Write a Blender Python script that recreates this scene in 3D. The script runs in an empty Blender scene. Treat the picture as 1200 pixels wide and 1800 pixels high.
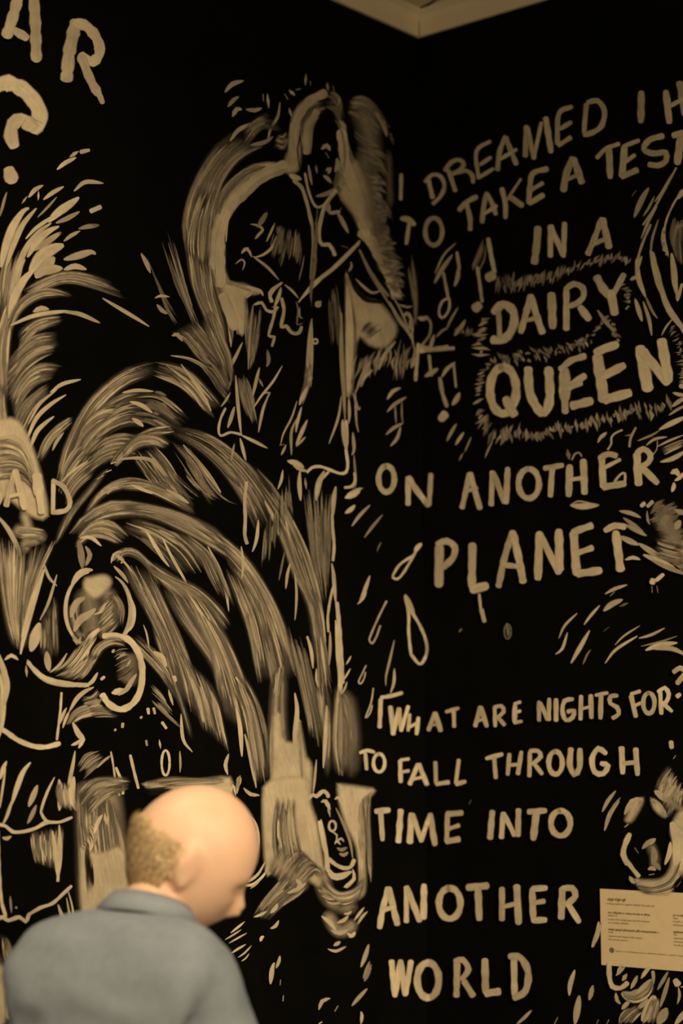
import bpy, bmesh, math, random
import numpy as np
from mathutils import Vector, Matrix, noise as mnoise

# ------------------------------------------------------------------ camera
W, H, F = 1200.0, 1800.0, 3448.0          # frame and focal length in pixels
CAM = Vector((0.0, 0.0, 1.62))
PITCH = math.atan(410.0 / F)              # horizon 410 px under the centre
ROLL = -0.0045
sc = bpy.context.scene
cd = bpy.data.cameras.new('camera')
cam = bpy.data.objects.new('camera', cd)
sc.collection.objects.link(cam)
cam.location = CAM
CR = (Matrix.Rotation(math.pi / 2 + PITCH, 4, 'X') @ Matrix.Rotation(ROLL, 4, 'Z'))
cam.rotation_euler = CR.to_euler()
cd.sensor_fit = 'VERTICAL'
cd.sensor_height = 36.0
cd.sensor_width = 24.0
cd.lens = F / H * 36.0
cd.clip_end = 60
cd.dof.use_dof = True
cd.dof.focus_distance = 3.95
cd.dof.aperture_fstop = 1.9
sc.camera = cam

# ------------------------------------------------------------------ light
wd = bpy.data.worlds.new('world'); sc.world = wd
wd.use_nodes = True
wd.node_tree.nodes['Background'].inputs[0].default_value = (1.0, 0.80, 0.50, 1)
wd.node_tree.nodes['Background'].inputs[1].default_value = 0.96
sc.view_settings.view_transform = 'Standard'
sc.view_settings.look = 'None'
sc.view_settings.exposure = 0.0
sc.view_settings.gamma = 1.0
sc.view_settings.use_curve_mapping = False
sc.cycles.transparent_max_bounces = 48
sc.cycles.max_bounces = 6
sc.cycles.use_denoising = True

def spot(name, loc, aim, watts, size, blend, radius=0.12, col=(1.0, 0.79, 0.50)):
    l = bpy.data.lights.new(name, 'SPOT'); o = bpy.data.objects.new(name, l)
    sc.collection.objects.link(o)
    l.energy = watts; l.spot_size = math.radians(size); l.spot_blend = blend
    l.shadow_soft_size = radius; l.color = col
    o.location = loc
    o.rotation_euler = (Vector(aim) - Vector(loc)).to_track_quat('-Z', 'Y').to_euler()
    return o
# gallery spots hung behind and above the visitor (outside the frame)
spot('gallery_spot', (0.35, 0.9, 3.1), (-1.02, 3.38, 1.95), 300, 60, 1.0)
spot('gallery_spot', (2.0, 0.3, 3.1), (1.12, 3.7, 1.12), 780, 56, 1.0)
spot('gallery_spot', (-0.60, 2.85, 3.15), (-0.37, 3.14, 1.40), 60, 42, 0.9, 0.05)

# ------------------------------------------------------------------ geometry of the corner
def ray(px, py):
    d = Vector(((px - W / 2) / F, (H / 2 - py) / F, -1.0))
    return (CR.to_3x3() @ d)
D0 = 4.6
AL = math.atan(2913.0 / F)      # left wall recedes to the right at this angle from the view axis
r0 = ray(735, 68)
COR = CAM + r0 * (D0 / r0.y)
DL = Vector((-math.sin(AL), -math.cos(AL), 0))     # from the corner along the left wall, towards us
DR = Vector((math.cos(AL), -math.sin(AL), 0))      # along the right wall
NL = Vector((-DL.y, DL.x, 0)); NL = NL if NL.dot(CAM - COR) > 0 else -NL
NR = Vector((-DR.y, DR.x, 0)); NR = NR if NR.dot(CAM - COR) > 0 else -NR
CEIL_PAINT = COR.z                                  # top of the black paint
CEIL = CEIL_PAINT + 0.062
def to_wall(px, py, off=0.0004):
    d = ray(px, py)
    best = None
    for n in (NL, NR):
        t = (COR + n * off - CAM).dot(n) / d.dot(n)
        if t > 0 and (best is None or t < best[0]):
            best = (t, n)
    return CAM + d * best[0], (0 if best[1] is NL else 1)

# ------------------------------------------------------------------ node helpers
def new_mat(name):
    m = bpy.data.materials.new(name); m.use_nodes = True
    nt = m.node_tree; nt.nodes.clear()
    out = nt.nodes.new('ShaderNodeOutputMaterial')
    b = nt.nodes.new('ShaderNodeBsdfPrincipled')
    nt.links.new(b.outputs[0], out.inputs[0])
    return m, nt, b, out
def N(nt, t, **k):
    n = nt.nodes.new(t)
    for a, v in k.items():
        if a == 'ins':
            for i, x in v.items():
                if isinstance(x, bpy.types.NodeSocket): nt.links.new(x, n.inputs[i])
                else: n.inputs[i].default_value = x
        else: setattr(n, a, v)
    return n
def M(nt, op, a, b=0.0, c=0.0, clamp=False):
    n = nt.nodes.new('ShaderNodeMath'); n.operation = op; n.use_clamp = clamp
    for i, x in enumerate((a, b, c)):
        if isinstance(x, bpy.types.NodeSocket): nt.links.new(x, n.inputs[i])
        else: n.inputs[i].default_value = x
    return n.outputs[0]
def ramp(nt, fac, stops):
    n = nt.nodes.new('ShaderNodeValToRGB')
    e = n.color_ramp.elements
    while len(e) < len(stops): e.new(0.5)
    for i, (p, c) in enumerate(stops):
        e[i].position = p; e[i].color = (*c, 1)
    nt.links.new(fac, n.inputs[0]); return n.outputs[0]
def bump(nt, b, h, s, d=0.002):
    n = nt.nodes.new('ShaderNodeBump'); n.inputs['Strength'].default_value = s; n.inputs['Distance'].default_value = d
    nt.links.new(h, n.inputs['Height']); nt.links.new(n.outputs[0], b.inputs['Normal'])

def simple(name, col, rough=0.6, var=0.12, scale=20, bs=0.2, bd=0.001):
    m, nt, b, out = new_mat(name)
    tc = N(nt, 'ShaderNodeTexCoord').outputs['Object']
    nz = N(nt, 'ShaderNodeTexNoise', ins={'Vector': tc, 'Scale': scale, 'Detail': 5.0}).outputs[0]
    lo = tuple(c * (1 - var) for c in col); hi = tuple(min(1, c * (1 + var)) for c in col)
    c = ramp(nt, nz, [(0.3, lo), (0.7, hi)])
    nt.links.new(c, b.inputs['Base Color']); b.inputs['Roughness'].default_value = rough
    bump(nt, b, nz, bs, bd)
    return m

MAT_WALL = simple('black_emulsion', (0.0020, 0.0020, 0.0015), 0.85, 0.3, 9, 0.3, 0.0005)
MAT_WALL.node_tree.nodes['Principled BSDF'].inputs['Specular IOR Level'].default_value = 0.04
MAT_CEIL = simple('cream_plaster', (0.60, 0.50, 0.34), 0.8, 0.05, 6, 0.3, 0.001)
MAT_FLOOR = simple('grey_floor', (0.10, 0.085, 0.07), 0.5, 0.2, 12)

def paint_mat(name, base, black=False):
    m, nt, b, out = new_mat(name)
    uv = N(nt, 'ShaderNodeUVMap', uv_map='UVMap').outputs[0]
    A = lambda n: N(nt, 'ShaderNodeAttribute', attribute_name=n).outputs['Fac']
    op, dry, ac, al, rnd, soft = A('op'), A('dry'), A('across'), A('along'), A('rnd'), A('soft')
    mp = N(nt, 'ShaderNodeMapping', ins={'Vector': uv, 'Scale': (0.035, 0.62, 1.0)}).outputs[0]
    st = N(nt, 'ShaderNodeTexNoise', ins={'Vector': mp, 'Scale': 1.0, 'Detail': 3.0, 'Roughness': 0.6}).outputs[0]
    mp2 = N(nt, 'ShaderNodeMapping', ins={'Vector': uv, 'Scale': (0.012, 0.19, 1.0)}).outputs[0]
    st2 = N(nt, 'ShaderNodeTexNoise', ins={'Vector': mp2, 'Scale': 1.0, 'Detail': 2.0}).outputs[0]
    mp3 = N(nt, 'ShaderNodeMapping', ins={'Vector': uv, 'Scale': (0.07, 0.09, 1.0)}).outputs[0]
    st3 = N(nt, 'ShaderNodeTexNoise', ins={'Vector': mp3, 'Scale': 1.0, 'Detail': 4.0}).outputs[0]
    s = M(nt, 'ADD', M(nt, 'MULTIPLY', st, 0.5), M(nt, 'ADD', M(nt, 'MULTIPLY', st2, 0.3), M(nt, 'MULTIPLY', st3, 0.2)))
    s = M(nt, 'MULTIPLY_ADD', s, 2.6, -0.8)                       # roughly 0..1
    # end of the stroke: the brush runs dry
    e1 = M(nt, 'MULTIPLY', M(nt, 'POWER', al, 5.0), 0.45)
    thr = M(nt, 'ADD', M(nt, 'MULTIPLY_ADD', dry, 0.95, -0.30), M(nt, 'MULTIPLY', e1, M(nt, 'MULTIPLY_ADD', dry, 1.0, 0.35)))
    a = N(nt, 'ShaderNodeMapRange', interpolation_type='SMOOTHSTEP', ins={'Value': M(nt, 'SUBTRACT', s, thr), 'From Min': -0.24, 'From Max': 0.24}).outputs[0]
    edge = M(nt, 'ABSOLUTE', ac)
    edge = M(nt, 'ADD', edge, M(nt, 'MULTIPLY_ADD', st3, 0.16, -0.08))
    e0 = M(nt, 'MULTIPLY_ADD', soft, -0.85, 0.72)
    ed = N(nt, 'ShaderNodeMapRange', interpolation_type='SMOOTHSTEP', ins={'Value': edge, 'From Min': e0, 'From Max': 1.0, 'To Min': 1.0, 'To Max': 0.0}).outputs[0]
    endf = M(nt, 'MULTIPLY', M(nt, 'MINIMUM', al, M(nt, 'SUBTRACT', 1.0, al)), 6.0, clamp=True)
    endf = M(nt, 'ADD', M(nt, 'MULTIPLY', endf, soft), M(nt, 'SUBTRACT', 1.0, soft))
    fac = M(nt, 'MULTIPLY', M(nt, 'MULTIPLY', M(nt, 'MULTIPLY', a, ed), endf), op, clamp=True)
    geo = N(nt, 'ShaderNodeNewGeometry').outputs['Position']
    mo = N(nt, 'ShaderNodeTexNoise', ins={'Vector': geo, 'Scale': 16.0, 'Detail': 5.0, 'Roughness': 0.65}).outputs[0]
    mottle = M(nt, 'MULTIPLY_ADD', mo, 0.9, 0.55)
    tone = M(nt, 'MULTIPLY', M(nt, 'MULTIPLY_ADD', s, 0.42, 0.76), M(nt, 'MULTIPLY', rnd, mottle))
    mix = N(nt, 'ShaderNodeMix', data_type='RGBA', blend_type='MULTIPLY')
    mix.inputs[0].default_value = 1.0
    mix.inputs[6].default_value = (*base, 1)
    cc = N(nt, 'ShaderNodeCombineColor', ins={0: tone, 1: tone, 2: M(nt, 'MULTIPLY', tone, M(nt, 'MULTIPLY_ADD', rnd, -0.12, 1.10))}).outputs[0]
    nt.links.new(cc, mix.inputs[7])
    nt.links.new(mix.outputs[2], b.inputs['Base Color'])
    b.inputs['Roughness'].default_value = 0.75
    b.inputs['Specular IOR Level'].default_value = 0.15
    tr = N(nt, 'ShaderNodeBsdfTransparent')
    mx = N(nt, 'ShaderNodeMixShader', ins={0: fac})
    nt.links.new(tr.outputs[0], mx.inputs[1]); nt.links.new(b.outputs[0], mx.inputs[2])
    nt.links.new(mx.outputs[0], out.inputs[0])
    return m
MAT_PAINT = paint_mat('cream_brush_paint', (0.60, 0.50, 0.35))
MAT_BLACK = paint_mat('black_brush_paint', (0.0045, 0.0044, 0.0035))

# ------------------------------------------------------------------ object helpers
def link(o, parent=None):
    sc.collection.objects.link(o)
    if parent is not None: o.parent = parent
    return o
def mesh_obj(name, verts, faces, mat, parent=None, smooth=False):
    me = bpy.data.meshes.new(name); me.from_pydata([tuple(v) for v in verts], [], faces); me.update()
    if mat: me.materials.append(mat)
    if smooth:
        for p in me.polygons: p.use_smooth = True
    return link(bpy.data.objects.new(name, me), parent)
def prism(name, base, top, mat, parent=None):
    n = len(base)
    v = list(base) + list(top)
    f = [tuple(range(n))[::-1], tuple(range(n, 2 * n))] + [(i, (i + 1) % n, n + (i + 1) % n, n + i) for i in range(n)]
    o = mesh_obj(name, v, f, mat, parent)
    bm = bmesh.new(); bm.from_mesh(o.data); bmesh.ops.recalc_face_normals(bm, faces=bm.faces); bm.to_mesh(o.data); bm.free()
    return o

# ------------------------------------------------------------------ room shell
C0 = Vector((COR.x, COR.y, 0))
LL, LR, TH = 5.2, 4.8, 0.12
up = Vector((0, 0, 1))
def wall(name, d, n, length, z1):
    back = -n * TH
    ext = -d * TH     # runs on behind the other wall, so the corner is closed
    b = [C0, C0 + d * length, C0 + d * length + back, C0 + ext * 1.0 + back]
    return prism(name, b, [p + up * z1 for p in b], MAT_WALL)
WALL_L = wall('wall_left', DL, NL, LL, CEIL)
WALL_R = wall('wall_right', DR, NR, LR, CEIL)
for w in (WALL_L, WALL_R): w['kind'] = 'structure'
flo = [C0, C0 + DL * LL, C0 + DL * LL + DR * LR, C0 + DR * LR]
o = prism('floor', [p - up * 0.1 for p in flo], flo, MAT_FLOOR); o['kind'] = 'structure'
o = prism('ceiling', [p + up * CEIL for p in flo], [p + up * (CEIL + 0.1) for p in flo], MAT_CEIL); o['kind'] = 'structure'
# cream cove strip over the black paint, one length on each wall, mitred in the corner
def cove(name, d, n, other, length):
    prof = [(0.0005, 0.0), (0.009, 0.0), (0.010, 0.038), (0.016, 0.050), (0.030, 0.0615), (0.0005, 0.0615)]
    a, b = [], []
    for (x, z) in prof:
        p = C0 + n * x + up * (CEIL_PAINT + z)
        a.append(p + d * x); b.append(p + d * length)
    o = prism(name, a, b, MAT_CEIL); o['kind'] = 'structure'
cove('trim_1', DL, NL, DR, LL)
cove('trim_2', DR, NR, DL, LR)
# ------------------------------------------------------------------ brush engine
rng = random.Random(7)
def catmull(P, step=6.0):
    P = [np.array(p, float) for p in P]
    if len(P) == 1: P = [P[0] - np.array([0.01, 3]), P[0] + np.array([0.01, 3])]
    if len(P) == 2:
        n = max(2, int(np.linalg.norm(P[1] - P[0]) / 14) + 2)
        return [P[0] + (P[1] - P[0]) * i / (n - 1) for i in range(n)]
    Q = [2 * P[0] - P[1]] + P + [2 * P[-1] - P[-2]]
    out = []
    for i in range(1, len(Q) - 2):
        a, b, c, d = Q[i - 1], Q[i], Q[i + 1], Q[i + 2]
        n = max(2, min(8, int(np.linalg.norm(c - b) / step)))
        for k in range(n):
            t = k / n
            out.append(0.5 * ((2 * b) + (c - a) * t + (2 * a - 5 * b + 4 * c - d) * t * t + (-a + 3 * b - 3 * c + d) * t ** 3))
    out.append(P[-1]); return out
def resamp(C, n):
    C = np.array(C); s = np.r_[0, np.cumsum(np.linalg.norm(np.diff(C, axis=0), axis=1))]
    t = np.linspace(0, s[-1], n)
    return np.stack([np.interp(t, s, C[:, 0]), np.interp(t, s, C[:, 1])], 1)
class Layer:
    cnt = 0
    def __init__(s):
        s.v, s.f, s.uv, s.at, s.mi = [], [], [], [], []
        s.side = [0, 0]
    def add(s, pts, prof, w, o, d, soft=0.0, mat=0, cap=True, tone=None):
        C = [np.array(p, float) for p in pts]
        L = sum(np.linalg.norm(C[i + 1] - C[i]) for i in range(len(C) - 1))
        if cap and prof in 'L':                       # blunt round ends: run on by a fraction of the width
            t0 = (C[0] - C[1]) / (np.linalg.norm(C[0] - C[1]) + 1e-6); t1 = (C[-1] - C[-2]) / (np.linalg.norm(C[-1] - C[-2]) + 1e-6)
            e = w * 0.5
            C = [C[0] + t0 * e * k for k in (0.55, 0.42, 0.2)] + C + [C[-1] + t1 * e * k for k in (0.2, 0.42, 0.55)]
        n = len(C)
        arc = [0.0]
        for i in range(n - 1): arc.append(arc[-1] + float(np.linalg.norm(C[i + 1] - C[i])))
        T = arc[-1] or 1
        Layer.cnt += 1
        off = 0.0006 + Layer.cnt * 0.0000016
        seed = rng.random() * 900
        rd = tone if tone is not None else rng.uniform(0.80, 1.08)
        if o < 0.8 and not mat:                       # thinned paint: partly greyer colour, partly see-through
            rd *= 0.45 + 0.55 * o / 0.8; o = min(1.0, 0.35 + 0.75 * o)
        base = len(s.v)
        for i in range(n):
            a = C[max(0, i - 1)]; b = C[min(n - 1, i + 1)]
            t = b - a; l = np.linalg.norm(t) or 1; nx = np.array([-t[1], t[0]]) / l
            u = arc[i] / T
            if prof == 'L':
                x = min(arc[i], T - arc[i]) / (w * 0.42 + 1e-6)
                k = 1.0 if x >= 1 else (0.30 + 0.70 * math.sqrt(max(0, 1 - (1 - x) ** 2)))
                k *= 1 + 0.09 * math.sin(arc[i] * 0.23 + seed) + 0.05 * math.sin(arc[i] * 0.61 + seed * 2)
            elif prof == 's': k = (math.sin(math.pi * min(1, max(0, 0.04 + 0.92 * u)))) ** 0.65
            elif prof == 'c': k = min(1, 0.35 + u * 6) * (1 - u) ** 0.55 + 0.06       # fat head, thin tail
            elif prof == 'b': k = min(1, 0.6 + u * 5) * (1 - 0.35 * u)
            elif prof == 'h': k = min(1, 0.5 + 4 * u, 0.5 + 4 * (1 - u))
            else: k = 1.0
            hw = w * 0.5 * k
            for sd in (-1, 1):
                p = C[i] + nx * hw * sd
                q, side = to_wall(p[0], p[1], off)
                s.side[side] += 1
                s.v.append(q); s.uv.append((arc[i] + seed * 7, hw * sd + seed * 3))
                s.at.append((o, d, sd, (u if prof != 'L' else 0.5 * u), rd, soft if prof != 'L' else 0.0))
        for i in range(n - 1):
            k = base + 2 * i
            s.f.append((k, k + 2, k + 3, k + 1)); s.mi.append(mat)
    def poly(s, pts, o, d, ang=0.0, mat=0, soft=0):
        Layer.cnt += 1
        off = 0.0006 + Layer.cnt * 0.0000016
        base = len(s.v); ca, sa = math.cos(ang), math.sin(ang); rd = 0.95; seed = rng.random() * 500
        ring = resamp(catmull(list(pts) + [pts[0]]), max(16, len(pts) * 4))[:-1]
        n = len(ring)
        cx, cy = ring.mean(0)
        # inner ring inset and outer ring: fades out over a few pixels
        area = sum(ring[i][0] * ring[(i + 1) % n][1] - ring[(i + 1) % n][0] * ring[i][1] for i in range(n))
        sg = 1 if area > 0 else -1
        rows = []
        for ofs in (-6.0, 5.0):
            r = []
            for i in range(n):
                t = ring[(i + 1) % n] - ring[i - 1]; l = np.linalg.norm(t) or 1
                nn = np.array([t[1], -t[0]]) / l * sg
                r.append(ring[i] + nn * ofs)
            rows.append(r)
        for k, r in enumerate(rows):
            for p in r:
                q, side = to_wall(p[0], p[1], off); s.side[side] += 1
                s.v.append(q); s.uv.append((ca * p[0] + sa * p[1] + seed, -sa * p[0] + ca * p[1] + seed)); s.at.append((o, d, float(k), 0.5, rd, 0.9))
        s.f.append(tuple(base + i for i in range(n))); s.mi.append(mat)
        for i in range(n):
            j = (i + 1) % n
            s.f.append((base + i, base + j, base + n + j, base + n + i)); s.mi.append(mat)
    def build(s, name, parent):
        if not s.v: return None
        me = bpy.data.meshes.new(name); me.from_pydata([tuple(v) for v in s.v], [], s.f)
        me.materials.append(MAT_PAINT); me.materials.append(MAT_BLACK)
        me.polygons.foreach_set('material_index', s.mi)
        uvl = me.uv_layers.new(name='UVMap')
        li = np.empty(len(me.loops), dtype=np.int32); me.loops.foreach_get('vertex_index', li)
        uvl.data.foreach_set('uv', np.array(s.uv, dtype=np.float32)[li].ravel())
        A = np.array(s.at, dtype=np.float32)
        for k, nm in enumerate(('op', 'dry', 'across', 'along', 'rnd', 'soft')):
            me.attributes.new(nm, 'FLOAT', 'POINT').data.foreach_set('value', np.ascontiguousarray(A[:, k]))
        me.update()
        return link(bpy.data.objects.new(name, me), parent)

def parse_pts(t):
    return [tuple(float(c) for c in p.split(',')) for p in t.split()]
def ellipse(cx, cy, rx, ry, a0=-100, a1=262, rot=0, n=15):
    out = []
    for i in range(n):
        a = math.radians(a0 + (a1 - a0) * i / (n - 1)); r = math.radians(rot)
        x, y = rx * math.cos(a), ry * math.sin(a)
        out.append((cx + x * math.cos(r) - y * math.sin(r), cy + x * math.sin(r) + y * math.cos(r)))
    return out
def draw(L, line):
    """one line of the mural: kind width opacity dryness ... points in photograph pixels, laid on the two wall planes"""
    parts = [p.strip() for p in line.split('|')]
    hd = parts[0].split()
    k = hd[0]; mat = 0
    if k.startswith('k'): mat = 1; k = k[1:]
    if k in ('L', 's', 'c', 'b', 'h', 'n'):
        w, o, d = map(float, hd[1:4])
        pts = parse_pts(' '.join(hd[4:]))
        L.add(catmull(pts), k if k != 'n' else 'L', w, o, d, 1.0 if k == 'h' else 0.0, mat)
    elif k == 'e':                                        # ellipse stroke
        w, o, d, cx, cy, rx, ry = map(float, hd[1:8]); ex = list(map(float, hd[8:]))
        L.add(catmull(ellipse(cx, cy, rx, ry, *ex)), 'L' if len(ex) < 2 or abs(ex[1] - ex[0]) > 300 else 's', w, o, d, 0, mat)
    elif k == 'p':
        o, d, ang = map(float, hd[1:4])
        L.poly(parse_pts(' '.join(hd[4:])), o, d, math.radians(ang), mat)
    elif k == 'f':                                        # strokes running along, between two guides
        n, w, o, d, trim = map(float, hd[1:6])
        G = [resamp(catmull(parse_pts(p)), 24) for p in parts[1:]]
        n = n * 1.2
        if mat == 0 and n > 9 and w < 12 and o > 0.4:              # a thin scrubbed wash lies under the strokes
            for i in range(max(2, int(n * 0.22))):
                t = (i + 0.5) / max(2, int(n * 0.22)) * (len(G) - 1); g = min(int(t), len(G) - 2); t -= g
                P = (G[g] * (1 - t) + G[g + 1] * t)[::2]
                L.add([p for p in P], 'h', w * rng.uniform(1.6, 2.9), 0.8, 0.45, 1.0, 0, tone=(0.06 + 0.20 * o) * rng.uniform(0.6, 1.3))
        for i in range(int(n)):
            t = (i + rng.random()) / n * (len(G) - 1); g = min(int(t), len(G) - 2); t -= g
            P = G[g] * (1 - t) + G[g + 1] * t
            a = rng.random() * trim; b = 1 - rng.random() * trim
            if b - a < 0.12: continue
            i0, i1 = int(a * 23), max(int(a * 23) + 3, int(b * 23))
            P = P[i0:i1 + 1]
            if len(P) < 3: continue
            ww = w * (0.45 + 1.0 * rng.random())
            P = P[::2] if len(P) > 8 else P
            q = rng.random()
            tn = 0.22 + 0.75 * rng.random() ** 1.25
            if mat == 0 and q < 0.13 and i > 2:              # the wall showing between the bristles
                L.add([p for p in P], 's', ww * 0.6, 0.6, 0.45, 0.8, 1)
            else:
                if q > 0.76: tn, ww = 1.15, ww * 0.7
                L.add([p for p in P], 's', ww, min(1, (o * (0.6 + 0.5 * rng.random())) if mat else 0.8 + 0.2 * o), min(1, d * (0.7 + 0.8 * rng.random()) + 0.05), 0.35 + 0.5 * rng.random(), mat, tone=tn * (0.35 + 0.65 * min(1, o * 1.1)))
    elif k == 'x':                                        # short strokes going across from guide A to guide B
        n, w, o, d, jit = map(float, hd[1:6])
        A = resamp(catmull(parse_pts(parts[1])), 60); B = resamp(catmull(parse_pts(parts[2])), 60)
        for i in range(int(n)):
            t = min(59, max(0, (i + rng.random()) / n * 59)); j = int(t)
            a, b = A[j].copy(), B[min(59, max(0, j + int(rng.uniform(-1, 1) * jit * 0.2)))].copy()
            l = b - a
            a = a + l * rng.random() * 0.45 + np.array([rng.uniform(-1, 1), rng.uniform(-1, 1)]) * jit * .3; b = b - l * rng.random() * 0.45 + np.array([rng.uniform(-1, 1), rng.uniform(-1, 1)]) * jit * .4
            m = (a + b) / 2 + np.array([-l[1], l[0]]) * rng.uniform(-0.08, 0.08)
            L.add([a, m, b], 's', w * (0.6 + 0.8 * rng.random()), min(1, 0.35 + o * (0.5 + 0.6 * rng.random())), d, 0.45, mat, tone=(0.35 + 0.65 * o) * rng.uniform(0.45, 1.15))
    else: raise ValueError(line)

def mural(text):
    """@ part name | label      starts a painted part of a wall;   ! name     starts a sub-part of it"""
    cur = None; subs = []
    def flush():
        if cur is None: return
        name, label = cur
        side = [0, 0]
        for _, L in subs: side[0] += L.side[0]; side[1] += L.side[1]
        par = WALL_L if side[0] >= side[1] else WALL_R
        real = [(n, L) for n, L in subs if L.v]
        if not real: return
        if len(real) == 1 and real[0][0] is None:
            o = real[0][1].build(name, par)
        else:
            if real[0][0] is None:
                o = real[0][1].build(name, par); real = real[1:]
            else:
                o = link(bpy.data.objects.new(name, None), par)
            for n, L in real: L.build(n, o)
        if label: o['label'] = label
    for ln in text.splitlines():
        ln = ln.split('#')[0].strip()
        if not ln: continue
        if ln[0] == '@':
            flush()
            a, _, b = ln[1:].partition('|'); cur = (a.strip(), b.strip()); subs = [(None, Layer())]
        elif ln[0] == '!':
            subs.append((ln[1:].strip() or 'painted_letter', Layer()))
            if ';' in ln: pass
        else:
            draw(subs[-1][1], ln)
    flush()

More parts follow.
